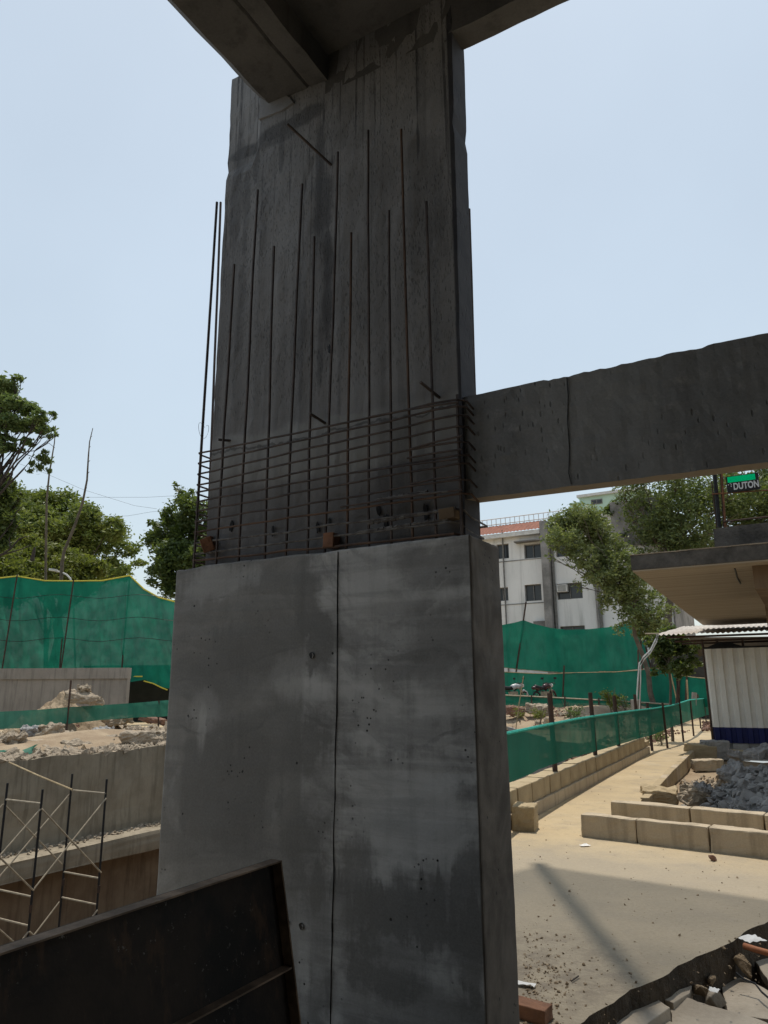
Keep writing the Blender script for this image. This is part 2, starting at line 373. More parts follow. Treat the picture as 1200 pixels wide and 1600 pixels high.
M['rock'] = simple('broken_concrete_pale', (.42,.35,.265), (.25,.20,.15), 2.2, .95, 0, .9, 24, .04, fine=.4)
M['rock_grey'] = simple('broken_concrete_grey', (.36,.35,.34), (.22,.215,.21), 3, .95, 0, .7, 22, .02)
M['rock_red'] = simple('brick_rubble', (.26,.15,.11), (.16,.10,.08), 3, .95, 0, .7, 16, .03)
M['block'] = simple('tan_concrete_block', (.43,.345,.22), (.32,.25,.155), 2.4, .93, 0, .5, 45, .008, fine=.3)
M['block_stain'] = beam_material('stained_kerb_concrete', (.37,.30,.215), (.46,.385,.28), False)
M['greywall'] = beam_material('grey_wall_concrete', (.20,.18,.16), (.27,.245,.22), False)
M['white'] = None
M['steel_post'] = simple('rusty_post_steel', (.09,.055,.04), (.045,.032,.028), 8, .7, .3, .3, 60, .004)
M['galv'] = simple('worn_pale_pipe', (.40,.34,.25), (.24,.20,.15), 10, .6, .2, .3, 60, .003)
M['bamboo'] = simple('dry_bamboo', (.42,.33,.20), (.25,.18,.10), 6, .8, 0, .3, 40, .004)
M['dark'] = simple('dark_metal', (.03,.03,.032), (.015,.015,.016), 6, .5, .3, .2, 40, .003)
M['rope_y'] = simple('yellow_rope', (.62,.55,.08), (.45,.38,.06), 20, .8, 0, .4, 90, .003)
M['canopy_edge'] = simple('weathered_fascia', (.13,.12,.11), (.035,.033,.031), 4, .95, 0, .9, 26, .02, fine=.4)
M['whitepaint'] = simple('chalky_white_plaster', (.70,.68,.66), (.52,.50,.48), 3, .8)

def sand_material():
    k = NT('sandy_ground'); v = k.coord()
    big = k.noise(v, .35, 5, .6); mid = k.noise(v, 2.2, 6, .65); fine = k.noise(v, 38, 5, .7)
    col = k.mix(k.ramp(big, .35, .65), (.49,.385,.235), (.41,.32,.195))
    col = k.mix(k.math('MULTIPLY', k.ramp(mid, .45, .72), .65), col, (.30,.245,.175))
    col = k.mix(k.math('MULTIPLY', k.ramp(k.noise(v, 7, 5, .7), .52, .68), .3), col, (.24,.195,.14))
    col = k.mix(k.math('MULTIPLY', k.ramp(k.noise(v, .9, 4, .6, .8), .52, .66), .4), col, (.52,.43,.30))
    near = k.sep(v)
    dist = k.vmath('LENGTH', k.vmath('SUBTRACT', v, tuple(W(.1, .2, 0)))) if False else None
    vs = k.n('ShaderNodeVectorMath', operation='DISTANCE'); k.set(vs.inputs[0], v); vs.inputs[1].default_value = (.9, 4.6, 0)
    grey = k.math('ADD', k.ramp(vs.outputs['Value'], 4.4, 2.2), k.math('MULTIPLY', k.math('SUBTRACT', mid, .5), .7), clamp=True)
    grey = k.math('MINIMUM', grey, .75)
    col = k.mix(grey, col, (.25,.225,.185))                      # ground greyer and darker round the column foot
    vs2 = k.n('ShaderNodeVectorMath', operation='DISTANCE'); k.set(vs2.inputs[0], v); vs2.inputs[1].default_value = (.75, 4.7, 0)
    dirt = k.math('MULTIPLY', k.ramp(vs2.outputs['Value'], 1.1, .2), k.ramp(k.noise(v, 6, 6, .7), .42, .62))
    col = k.mix(k.math('MULTIPLY', dirt, .75), col, (.12,.10,.085))
    speck = k.ramp(k.voro(v, 17).outputs['Distance'], .10, .05)
    col = k.mix(k.math('MULTIPLY', k.math('MULTIPLY', speck, k.ramp(k.noise(v, 1.3, 2), .5, .62)), .7), col, (.14,.11,.08))
    col = k.mix(.22, col, k.mix(fine, (.14,.11,.075), (.72,.60,.43)))
    far = k.n('ShaderNodeVectorMath', operation='LENGTH'); k.set(far.inputs[0], v)
    col = k.mix(k.ramp(far.outputs['Value'], 45, 110), col, (.16,.15,.09))
    h = k.math('ADD', k.math('MULTIPLY', fine, .35), k.math('MULTIPLY', mid, 1.0))
    return k.done(k.bsdf(col, .96, k.bump(h, .75, .035)))
M['sand'] = sand_material()

def net_material(name, a, b, see=.05):
    k = NT(name); v = k.coord()
    f = k.noise(v, 1.1, 5, .6); st = k.noise(k.mapping(v, (5,5,.5)), 1, 4, .6); g = k.noise(v, 70, 3, .6)
    col = k.mix(k.ramp(f, .35, .65), a, b)
    col = k.mix(k.math('MULTIPLY', k.ramp(st, .5, .7), .4), col, tuple(c*.6 for c in a))
    col = k.mix(.25, col, k.mix(g, tuple(c*.4 for c in a), tuple(min(1, c*1.7) for c in b)))
    d = k.bsdf(col, .75, None, 0, .2)
    t = k.n('ShaderNodeBsdfTranslucent'); k.set(t.inputs[0], col)
    m1 = k.n('ShaderNodeMixShader'); m1.inputs[0].default_value = .36; k.t.links.new(d, m1.inputs[1]); k.t.links.new(t.outputs[0], m1.inputs[2])
    tr = k.n('ShaderNodeBsdfTransparent'); m2 = k.n('ShaderNodeMixShader')
    k.set(m2.inputs[0], k.ramp(k.noise(v, 2.3, 4, .6), .3, .7, see*.6, see*1.5))
    k.t.links.new(m1.outputs[0], m2.inputs[1]); k.t.links.new(tr.outputs[0], m2.inputs[2])
    return k.done(m2.outputs[0])
M['net'] = net_material('green_shade_net', (.007,.135,.090), (.012,.185,.124), .025)
M['net_dusty'] = net_material('dusty_green_net', (.020,.150,.105), (.05,.19,.14), .06)
M['net_band'] = net_material('green_band_net', (.008,.105,.070), (.012,.140,.092), .06)

def leaf_material(name, a, b, c):
    k = NT(name)
    g = k.n('ShaderNodeNewGeometry'); r = g.outputs['Random Per Island']
    v = k.coord(); cl = k.noise(v, .55, 4, .6)
    col = k.mix(k.ramp(r, .1, .9, smooth=False), a, b)
    col = k.mix(k.math('MULTIPLY', k.ramp(cl, .4, .68), .7), col, c)
    d = k.bsdf(col, .55, None, 0, .35)
    t = k.n('ShaderNodeBsdfTranslucent'); k.set(t.inputs[0], k.mix(.5, col, (.25,.32,.03)))
    m1 = k.n('ShaderNodeMixShader'); m1.inputs[0].default_value = .35; k.t.links.new(d, m1.inputs[1]); k.t.links.new(t.outputs[0], m1.inputs[2])
    return k.done(m1.outputs[0])
M['leaf_rain'] = leaf_material('rain_tree_leaf', (.09,.13,.034), (.145,.185,.05), (.185,.205,.06))
M['leaf_yellow'] = leaf_material('bamboo_leaf', (.10,.13,.025), (.155,.175,.035), (.19,.185,.05))
M['leaf_dark'] = leaf_material('dark_tree_leaf', (.045,.075,.024), (.075,.11,.036), (.09,.12,.036))
M['leaf_fresh'] = leaf_material('fresh_leaf', (.095,.15,.06), (.14,.205,.08), (.17,.22,.09))
M['leaf_peepal'] = leaf_material('glossy_leaf', (.105,.14,.055), (.19,.22,.09), (.22,.24,.10))
M['leaf_speck'] = leaf_material('speckled_leaf', (.065,.095,.038), (.135,.17,.07), (.15,.18,.07))
M['bark'] = simple('grey_bark', (.16,.13,.10), (.08,.065,.05), 3, .95, 0, .6, 20, .02)
M['bark_dark'] = simple('dark_bark', (.06,.05,.045), (.03,.026,.024), 3, .95, 0, .6, 20, .02)

# ------------------------------------------------------------------ ground with the pit, the sunken yard and the trench
random.seed(4)
def jag(pts, step, amp, seed):
    out = []; n = len(pts)
    for i in range(n):
        a, b = Vector(pts[i]), Vector(pts[(i+1) % n]); L = (b-a).length; m = max(1, int(L/step))
        d = (b-a).normalized(); pr = Vector((-d.y, d.x, 0))
        for j in range(m):
            q = a.lerp(b, j/m); e = 0 if j == 0 else amp*(mnoise.noise(q*1.7+Vector((seed,0,0)))+.7*mnoise.noise(q*6+Vector((0,seed,0))))
            out.append(q + pr*e)
    return out
PIT = [W(2.75,-5), W(2.75,17), W(5.8,19), W(9,24.4), W(14.5,24.4), W(14.5,-5)]
PIT_J = jag(PIT, .35, .10, 3)
edge_px = [(1080,1172),(1064,1187),(1042,1207),(1020,1230),(1003,1249)]
YARD_L = [G(px, py, 0) for px, py in edge_px]
YARD = [Vector((q.x,q.y,0)) for q in YARD_L] + [W(.80,6.42), W(-8,6.42), W(-8,17.6), W(.9,17.6)]
TR = [Vector((.60,3.50,0)), G(900,1604), G(985,1546), G(1080,1500), G(1200,1440), Vector((5.2,7.75,0)), Vector((7,6,0)), Vector((3.6,1.9,0)), Vector((1.2,2.3,0))]
TR_J = jag(TR, .07, .035, 8)
bm = bmesh.new()
def loop(pts):
    vs = [bm.verts.new((p.x, p.y, 0)) for p in pts]
    return [bm.edges.new((vs[i], vs[(i+1) % len(vs)])) for i in range(len(vs))]
es = []
big = [Vector((math.cos(a)*900, math.sin(a)*900, 0)) for a in [2*math.pi*i/48 for i in range(48)]]
for pts in (big, PIT_J, YARD, TR_J): es += loop(pts)
bmesh.ops.triangle_fill(bm, use_beauty=True, use_dissolve=False, edges=es)
bmesh.ops.recalc_face_normals(bm, faces=bm.faces)
for f in bm.faces:
    if f.normal.z < 0: f.normal_flip()
me = bpy.data.meshes.new('ground'); bm.to_mesh(me); bm.free(); me.materials.append(M['sand'])
ground = bpy.data.objects.new('ground', me); sc.collection.objects.link(ground); struct(ground)

def wall_strip(pts, z0, z1, closed=True, batter=0):
    b = MB(); n = len(pts); m = n if closed else n-1
    for i in range(m):
        p, q = pts[i], pts[(i+1) % n]; b.add([p+Vector((0,0,z0)), q+Vector((0,0,z0)), q+Vector((0,0,z1)), p+Vector((0,0,z1))], [(0,1,2,3)])
    return b
M['cut_edge'] = simple('cut_earth_edge', (.11,.085,.06), (.05,.04,.03), 5, .97, 0, 1.0, 18, .04)
struct(wall_strip(TR_J, -.55, 0).build('trench_edge', M['cut_edge'], rz=0))
struct(MB().add([p+Vector((0,0,-.45)) for p in TR], [tuple(range(len(TR)))]).build('trench_floor', M['dirt_floor'], rz=0))
yf = MB()
rows = []
for i in range(26):
    rows.append([W(1.6-9.8*j/30, 6.3+11.5*i/25, -.25+.05*fbm((j*.45, i*.5, 1.3))) for j in range(31)])
struct(yf.sheet(rows).build('yard_floor', M['soil'], rz=0, smooth=True))
rows = [[W(2.6+12.4*j/24, -5.2+30*i/30, -4.1+.16*fbm((j*.6, i*.6, 7))) for j in range(25)] for i in range(31)]
struct(MB().sheet(rows).build('pit_floor', M['dirt_floor'], rz=0, smooth=True))
def sst(x): x = max(0, min(1, x)); return x*x*(3-2*x)
rows = []
for n, z in [(24.55,-.06),(25.2,.16),(26,.3),(27,.48),(28,.62),(29,.74),(31,.8),(34,.8),(40,.8),(60,.8),(110,.8),(112,-.3)]:
    rows.append([W(u, n, -.05 + (z+.05+(.22*fbm((u*.8, n*.8, 4)) if 25 < n < 32 else 0))*sst((u-3.4)/1.6)*sst((17-u)/2)) for u in [3.2+i*.35 for i in range(41)]])
struct(MB().sheet(rows).build('terrain', M['soil'], rz=0, smooth=True))

# pit walls: each a rough retaining wall of its own
def rough_wall(name, a, b, thick, z0, z1, mat_, lab, out, cut=.35, amp=.05, seed=1, zvar=.0):
    d = (b-a); L = d.length; nx = max(2, int(L/cut)); nz = max(2, int((z1-z0)/cut)); rows = []
    for k in range(nz+1):
        r = []
        for i in range(nx+1):
            z = z0+(z1-z0)*k/nz; q = a + d*(i/nx)
            e = amp*fbm((i*.35, k*.35, seed)) * (1 if k < nz else 1.6)
            zz = z + (zvar*fbm((i*.4, 3, seed)) if k == nz else 0)
            r.append(q + out*e + Vector((0,0,zz)))
        rows.append(r)
    top = [[p for p in rows[-1]], [p - out*thick + Vector((0,0,.03*fbm((i*.5,9,seed)))) for i, p in enumerate(rows[-1])]]
    back = [top[1], [Vector((p.x,p.y,z0)) for p in top[1]]]
    m = MB(); m.sheet(rows); m.sheet(top); m.sheet(back)
    o = m.build(name, mat_, rz=RZ); bmm = bmesh.new(); bmm.from_mesh(o.data); bmesh.ops.remove_doubles(bmm, verts=bmm.verts, dist=.001); bmesh.ops.recalc_face_normals(bmm, faces=bmm.faces); bmm.to_mesh(o.data); bmm.free()
    return tag(o, lab, 'retaining wall')
rough_wall('retaining_wall', W(14.45,-4.8), W(14.45,24.3), .9, -2.1, .06, M['pit'], 'tall dusty concrete wall along the far side of the pit, rubble on its broken top', -U, amp=.06, seed=2, zvar=.12)
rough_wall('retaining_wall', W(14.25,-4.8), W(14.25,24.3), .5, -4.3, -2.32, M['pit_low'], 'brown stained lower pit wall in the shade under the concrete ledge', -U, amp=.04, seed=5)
rough_wall('retaining_wall', W(2.78,17.05), W(5.85,19.05), .4, -4.3, .02, M['greywall'], 'grey pit end wall behind the green band at the right', Vector((.45,-.89,0)), amp=.03, seed=6)
rough_wall('retaining_wall', W(5.85,19.05), W(9,24.4), .4, -4.3, .10, M['greywall'], 'grey slanting pit wall seen over the green band beside the column', Vector((.2,-.98,0)), amp=.03, seed=7)
struct(MB().ubox(2.55, 2.75, -5, 17, -4.3, -.012).build('near_pit_wall', M['pit']))
lb = MB().ubox(13.6, 14.6, -4.8, 24.2, -2.32, -1.9)
led = lb.build('concrete_ledge', M['pit']); subdiv_rough(led, 12, .05, 1.2, 2)
tag(led, 'long sunlit concrete ledge running along the foot of the pit wall', 'ledge')

# ------------------------------------------------------------------ the column, its new jacket, beams above
column = thing('concrete_column', 'tall dark wall-like column with a wider fresh grey concrete jacket round its foot', 'column', R0)
jb = MB(); jx = -.975
JW, JD, JT, JB = 1.955, .38, 2.318, -.5
jb.ubox(0, JW, 0, JD, JB, JT)
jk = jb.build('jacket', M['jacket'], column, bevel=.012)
bmm = bmesh.new(); bmm.from_mesh(jk.data)
for it in range(26):
    pass
bmesh.ops.subdivide_edges(bmm, edges=[e for e in bmm.edges if e.calc_length() > .3], cuts=40, use_grid_fill=True)
for v in bmm.verts:
    x, y, z = v.co
    if y < .1: v.co.y += .004*fbm((x*2.2, z*2.2, 3)) + .0025*fbm((x*.8, z*7, 5))
    if z > JT-.05: v.co.z += .006*fbm((x*6, y*6, 1)) - .012*max(0, fbm((x*3, y*3, 4)))
    if x > -.02 and z < JT-.02: v.co.x += .004*fbm((y*3, z*3, 8))
bmm.to_mesh(jk.data); bmm.free()
# the pour joint: a thin raised fin with a crack along it
jp = [lp(528,862), lp(527,960), lp(527,1060), lp(525,1140), lp(523,1250), lp(521,1360), lp(519,1470), lp(516,1600), lp(514,1700)]
ptsj = []
for i in range(len(jp)-1):
    for t in range(8):
        x = jp[i][0]+(jp[i+1][0]-jp[i][0])*t/8; z = jp[i][1]+(jp[i+1][1]-jp[i][1])*t/8
        ptsj.append(W(-x+.004*fbm((z*5,1,2)), -.0008-.002*max(0, fbm((z*9,4,4))), z))
fin = MB()
for i in range(len(ptsj)-1):
    wdt = .0032 + .0035*max(0, fbm((i*.21, 2, 2)))
    a, b2 = ptsj[i], ptsj[i+1]
    fin.add([a+U*wdt, a-U*wdt, b2-U*wdt, b2+U*wdt, a-N*.004, b2-N*.004], [(0,4,5,3),(4,1,2,5)])
fin.build('pour_joint', M['dark'], column)
# anchor holes with a pale rim
for px, py, r in ((487,1024,.014),(471,1447,.013),(451,1441,.006)):
    x, z = lp(px, py); hb = MB(); c = W(-x, -.002, z)
    ring = [c + U*(r*math.cos(a)*(1+.2*math.sin(3*a))) + Vector((0,0,r*1.2*math.sin(a))) for a in [2*math.pi*i/14 for i in range(14)]]
    hb.extrude(ring, N*-.0015); hb.build('anchor_hole', M['dark'], column)
    rim = MB().tube([c - U*r*.6 + Vector((0,0,r*.7)) - N*.003, c - U*r*1.05 - N*.004, c - U*r*.7 - Vector((0,0,r)) - N*.003], .0035, 5); rim.build('mortar_rim', M['rock_grey'], column)

CN0, CN1, CU0, CU1 = .09, .272, .065, 1.80
SH = MB()
def front_profile():
    return [(0,0)]
rowsF = []
zs = [2.2+.08*i for i in range(48)]
ncol = 46
for z in zs:
    lu = CU1 + (0.012 if z > 5.20 else 0) + .003*fbm((z*3, 2, 1)); ru = CU0 - .02*(z-2.3)/3 + .0018*fbm((z*4, 5, 1)) + (.018*max(0, 1-abs(z-4.78)/.05))
    r = []
    for j in range(ncol+1):
        u = lu + (ru-lu)*j/ncol
        e = .006*fbm((u*7, z*7, 2)) + .003*fbm((u*22, z*22, 4))
        rec = 0
        if u > 1.535 and z > 5.13 + .06*fbm((u*4,1,1)): rec = .022
        r.append(W(u, CN0 - e + rec, z))
    rowsF.append(r)
SH.sheet(rowsF)
def side_rows(idx, n_to):
    return [[r[idx], r[idx] + N*((CN1+n_to) - nof(r[idx]))] for r in rowsF]
rR = side_rows(-1, 0); SH.sheet([[a, a.lerp(b,.5), b + U*.004*fbm((a.z*5,3,3))] for a, b in rR])
rL = side_rows(0, 0); SH.sheet([[b, a] for a, b in rL])
SH.sheet([[l[1], r[1]] for l, r in zip(rL, rR)])
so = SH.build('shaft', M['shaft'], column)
bmm = bmesh.new(); bmm.from_mesh(so.data); bmesh.ops.remove_doubles(bmm, verts=bmm.verts, dist=.0015); bmesh.ops.recalc_face_normals(bmm, faces=bmm.faces); bmm.to_mesh(so.data); bmm.free()

# tie beam to the right
tb = MB(); nb0, nb1 = .115, .30
TL, TRr, BL, BR = [PN(*p, nb0) for p in ((733,619),(1200,517),(738,779),(1200,722))]
u_l, u_r = uof(TL)+.05, uof(TRr)
def edge(u, a, b):
    t = (u-uof(a))/(uof(b)-uof(a)); return a.z + (b.z-a.z)*t
print('tie beam z', [round(q.z,2) for q in (TL,TRr,BL,BR)], 'u', u_l, u_r)
rows = {k: [] for k in 'abcd'}
us = [u_l - i*.025 for i in range(int((u_l+5.5)/.025))]
for i, u in enumerate(us):
    uu = max(u, -2.2)
    zt, zb = edge(uu, TL, TRr), edge(uu, BL, BR)
    ch = 0 if u > -.38 else -.006+.005*fbm((u*9, 1, 1)) - .008*max(0, mnoise.noise(Vector((u*17,0,0)))) - .007*abs(mnoise.noise(Vector((u*41,0,0))))
    rows['a'].append(W(u, nb0 + .006*fbm((u*6,0,1)), zt+ch)); rows['b'].append(W(u, nb0+.004*fbm((u*5,3,1)), zb+.004*fbm((u*8,5,1))))
    rows['c'].append(W(u, nb1+.02, zb+.03 - .002)); rows['d'].append(W(u, nb1, zt+ch*.5))
def mid(r1, r2, k): return [[p.lerp(q, i/k) + N*(.005*fbm((uof(p)*8, i*.6, 2)) if 0 < i < k else 0) for p, q in zip(r1, r2)] for i in range(k+1)]
tb.sheet(mid(rows['a'], rows['b'], 14)); tb.sheet([rows['b'], rows['c']]); tb.sheet([rows['c'], rows['d']]); tb.sheet([rows['d'], rows['a']])
tbo = tb.build('tie_beam', M['beam'], rz=RZ)
bmm = bmesh.new(); bmm.from_mesh(tbo.data); bmesh.ops.remove_doubles(bmm, verts=bmm.verts, dist=.001); bmesh.ops.recalc_face_normals(bmm, faces=bmm.faces); bmm.to_mesh(tbo.data); bmm.free()
tag(tbo, 'chipped grey concrete beam running right from the column at mid height', 'beam')
xj = uof(PN(887, 585, nb0)); crk = MB()
pts = [PN(px, py, nb0)-N*.004 for px, py in ((886,590),(888,620),(887,660),(890,700),(889,740),(893,757))]
crk.tube(pts, .0022, 5); crk.build('construction_joint', M['dark'], tbo, rz=RZ)

# beams and slab overhead
A1, A2 = lp(405,137,CN0), lp(512,128,CN0)
ua0, ua1, za = -A2[0], -A1[0], 5.52
ob1 = MB(); 
prof = [(ua1, za+.12), (ua1-.16, za+.0), (ua0+.17, za), (ua0+.15, za+.012), (ua0+.13, za), (ua0, za), (ua0, 6.6), (ua1, 6.6)]
prof = [(ua1, za+.13), (ua1-.10, za+.02), (ua0+.17, za), (ua0+.155, za+.014), (ua0+.14, za), (ua0, za-.02), (ua0, 6.62), (ua1, 6.62)]
ringsA = [[W(u + .006*fbm((n*4,u*3,1)), n, z + .006*fbm((n*5,u*4,2))) for u, z in prof] for n in [CN0+.10 - i*.12 for i in range(70)]]
kk = len(prof); vsA = [q for r in ringsA for q in r]
ob1.add(vsA, [(i*kk+j, i*kk+(j+1)%kk, (i+1)*kk+(j+1)%kk, (i+1)*kk+j) for i in range(len(ringsA)-1) for j in range(kk)])
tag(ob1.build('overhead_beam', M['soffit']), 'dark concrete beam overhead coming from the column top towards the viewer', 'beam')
zb = 5.40
ob2 = MB(); nst = 110; ringsB = []
for i in range(nst):
    u = ua0+.02 - i*.08
    c1 = .014*fbm((u*9,1,1)) + .01*mnoise.noise(Vector((u*25,0,1)))
    ringsB.append([W(u, CN0, zb+.012*fbm((u*5,2,2))), W(u, CN1-.02+.02*fbm((u*7,6,1)), zb+.01+c1), W(u, CN1+.005, zb+.04+c1), W(u, CN1, 6.62), W(u, CN0, 6.62)])
kk = 5; vsB = [q for r in ringsB for q in r]
ob2.add(vsB, [(i*kk+j, i*kk+(j+1)%kk, (i+1)*kk+(j+1)%kk, (i+1)*kk+j) for i in range(nst-1) for j in range(kk)] )
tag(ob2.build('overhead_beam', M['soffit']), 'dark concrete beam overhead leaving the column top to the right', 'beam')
zs_ = lp(523,82,CN0)[1]
print('beamA u', ua0, ua1, 'slab z', zs_)
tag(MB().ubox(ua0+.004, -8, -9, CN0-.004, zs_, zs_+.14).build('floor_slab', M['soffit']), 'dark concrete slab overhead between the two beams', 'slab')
# patched corner under the beam on the column's left shoulder
pt = MB(); q = [PN(*p, CN0-.014) for p in ((407,140),(432,140),(452,152),(458,160),(440,172),(420,180),(404,186))]
pt.extrude(q, N*.02); pt.build('mortar_patch', M['beam'] if False else simple('pale_mortar_patch', (.27,.27,.28), (.20,.20,.205), 6, .9, 0, .6, 30, .006), column)
# unseen high net, added and shaped to shade this corner of the site
ZR = 15.6; off = Vector((-SUN.x/SUN.z*ZR, -SUN.y/SUN.z*ZR, 0))
sh = [G(842,1351), G(1200,1405)]
e0, e1 = sh[0]-off*-1 if False else sh[0]+Vector((.03*ZR,.31*ZR,0)), sh[1]+Vector((.03*ZR,.31*ZR,0))
d = (e1-e0).normalized()
lft = G(806,1360)+Vector((.03*ZR,.31*ZR,0)); dl = (lft-e0).normalized()
poly = [e0, e0+d*16, e0+d*16+Vector((-9,-15.6,0)), e0+dl*1.2+Vector((-12,-17,0)), e0+dl*1.2]
def veil():
    k = NT('added_safety_veil'); v = k.coord()
    df = k.bsdf((.16,.16,.155), .9); tr = k.n('ShaderNodeBsdfTransparent'); mx = k.n('ShaderNodeMixShader')
    k.set(mx.inputs[0], k.ramp(k.noise(v, .8, 4, .6), .3, .7, .50, .66)); k.t.links.new(tr.outputs[0], mx.inputs[1]); k.t.links.new(df, mx.inputs[2]); return k.done(mx.outputs[0])
hv = thing('added_safety_net', 'unseen high safety net added above the column to shade the ground', 'safety net', e0+Vector((0,0,ZR)), rz=0)
uf = MB(); uf.add([p+Vector((0,0,ZR+.1)) for p in poly], [tuple(range(len(poly)))]); uf.build('net_sheet', veil(), hv)
MB().tube([e0+Vector((0,0,ZR-.15)), e0+Vector((-.02,-2.2,ZR-.15)), e0+Vector((-.1,-16,ZR-.15))], .07, 8).build('added_streak_beam', M['steel_post'], hv)  # unseen beam added to cast the dark streak on the ground
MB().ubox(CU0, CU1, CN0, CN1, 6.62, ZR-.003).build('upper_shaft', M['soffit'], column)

rw = MB().ubox(8, -7, -7.3, -7.0, 0, 5.8).build('added_rear_wall', M['soffit'])  # unseen wall added to cut the sky light on the column front
tag(rw, 'unseen grey wall added behind the viewer to darken the column front', 'wall')

sw = MB().ubox(-7, -7.3, -7, 1.2, 0, 5.86).build('added_side_wall', M['soffit'])  # unseen wall added to keep sky light off the end faces
tag(sw, 'unseen grey wall added at the right to darken the column end faces', 'wall')

# ------------------------------------------------------------------ reinforcement cage standing on the jacket
cage = thing('reinforcement_cage', 'dark steel bar cage of thin stirrups and tall uprights around the column above its jacket', 'rebar cage', W(.95, .05, JT))
NB = .035
bars = [  # (top px), (bottom px)
 ((366,413),(338,868)), ((402,296),(373,866)), ((428,385),(414,860)), ((472,288),(446,858)), ((491,370),(480,857)), ((529,238),(507,852)),
 ((549,364),(541,848)), ((575,204),(577,848)), ((607,329),(612,845)), ((627,203),(645,842)), ((666,315),(682,838)), ((509,415),(503,640))]
for i, (t, b) in enumerate(bars[:-1]):
    a, c = PN(*b, NB), PN(*t, NB)
    a.z = JT-.06
    pts = [a.lerp(c, j/9) + U*(.004*fbm((j*.5, i, 1))) - N*(.006*fbm((j*.4, i*2.3, 5))) for j in range(10)]
    MB().tube(pts, .0082, 6).build('upright_bar', M['rebar_rust'] if i in (6, 9) else M['rebar'], cage)
# corner uprights
ul = uof(PN(305,880,NB)); 
for (t, b, n_) in (((339,316),(303,880),NB), ((345,316),(322,700),.33), ((733,327),(748,838),.335), ((712,560),(722,838),NB)):
    a, c = PN(*b, n_), PN(*t, n_)
    if n_ == .33: a = PN(333,700,n_)
    a.z = JT-.06
    if b[0] == 722: a = PN(722,838,NB); c = PN(714,617,NB); a.z = JT-.06
    pts = [a.lerp(c, j/9) + U*(.003*fbm((j*.5, b[0], 1))) for j in range(10)]
    if t == (733,327): pts.append(pts[-1] + U*.03 + Vector((0,0,.004)))
    MB().tube(pts, .0090, 6).build('upright_bar', M['rebar'], cage)
# stirrups: front legs fitted at both ends, closed round the column's back
lefts = [708,724,741,757,770,784,800,816,832,850,866,876]
rights = [(727,621),(727,631),(728,645),(729,662),(730,686),(730,706),(730,719),(732,745),(734,767),(722,792),(716,812),(722,835)]
for i, (ly, rt) in enumerate(zip(lefts, rights)):
    lx = 311 - i*.9
    a = PN(lx, ly, NB); nr = NB-.012
    b = PN(rt[0]-12, rt[1]+3, nr)
    b.z = min(b.z, 5); a.z = max(a.z, JT+.01); b.z = max(b.z, JT+.012)
    ur = max(uof(b), .03)
    b = W(ur, nr, b.z)
    sag = [a.lerp(b, j/12) + Vector((0,0,.010*fbm((j*.5, i*3.1, 1)))) - N*(.004*fbm((j*.6, i, 7))) for j in range(13)]
    r1 = W(ur-.035, nr+.035, b.z-.004); r2 = W(ur-.045, .12, b.z-.03)
    bk = W(ur-.045, .34, b.z-.035); lb_ = W(uof(a)+.01, .34, a.z-.015); 
    pts = sag + [r1, r2] + ([bk, lb_] if i > 8 else [])
    m_ = M['mortar_bar'] if i in (9, 10) else (M['rebar_rust'] if i in (8, 11) else M['rebar'])
    st = MB().tube(pts, .0059 if i < 11 else .0072, 6)
    st.tube([a, W(uof(a)+.012, .06, a.z-.003), W(uof(a)-.01, .345, a.z-.012)], .0058, 6)
    st.build('stirrup', m_, cage)
# doubled stirrup legs near the right corner
for (p, q) in (((575,652),(716,628)),((640,702),(722,681)),((636,716),(722,702)),((560,738),(716,717)),((642,756),(720,743)),((532,792),(722,765)),((590,780),(700,768))):
    a, b = PN(*p, NB-.014), PN(*q, NB-.02)
    MB().tube([a, a.lerp(b,.5)+Vector((0,0,.004)), b], .0055, 6).build('stirrup', M['mortar_bar'] if p == (590,780) else M['rebar'], cage)
# rough mortar clinging to the lowest right bars
for (p, q) in (((590,781),(668,768)),((575,818),(712,794)),((560,832),(700,811))):
    a, b = PN(*p, NB-.006), PN(*q, NB-.008)
    pts = [a.lerp(b, j/30) + Vector((0,0,.006*fbm((j*.9, p[0], 1)))) for j in range(31)]
    mb = MB()
    for j in range(30): mb.tube([pts[j], pts[j+1]], .009+.007*fbm((j*.8, p[1], 3)), 6)
    mb.build('mortar_crust', M['mortar_bar'], cage)
# binding wire at the left corner
cw = PN(320,668,NB)
MB().tube([cw + U*(.05*math.sin(t*.9)) + Vector((0,0,.05*math.sin(t*1.3)-.02*t*.4)) - N*(.01*t*.3) for t in [i*.25 for i in range(26)]], .0012, 4).build('binding_wire', M['rebar'], cage)

# dowels drilled into the old face
for (a, b, la) in (((522,262),(449,194),'long bent dowel bar sticking out of the column just below the overhead beam'),
               ((690,624),(657,597),'short dowel bar sticking out of the column beside the tie beam'),
               ((511,663),(484,646),'short dowel bar sticking out of the column above the middle of the cage'),
               ((365,689),(341,687),'short horizontal dowel bar at the left edge of the column')):
    p0 = PN(*a, CN0+.02); p1 = PN(*b, CN0-.26 if a[1] < 300 else (CN0-.13 if b[0] != 341 else CN0-.05))
    d_ = MB().tube([p0, p0.lerp(p1,.5), p1], .0085, 7).build('dowel_bar', M['rebar']); tag(d_, la, 'dowel bar', 'dowel bars in the column face')
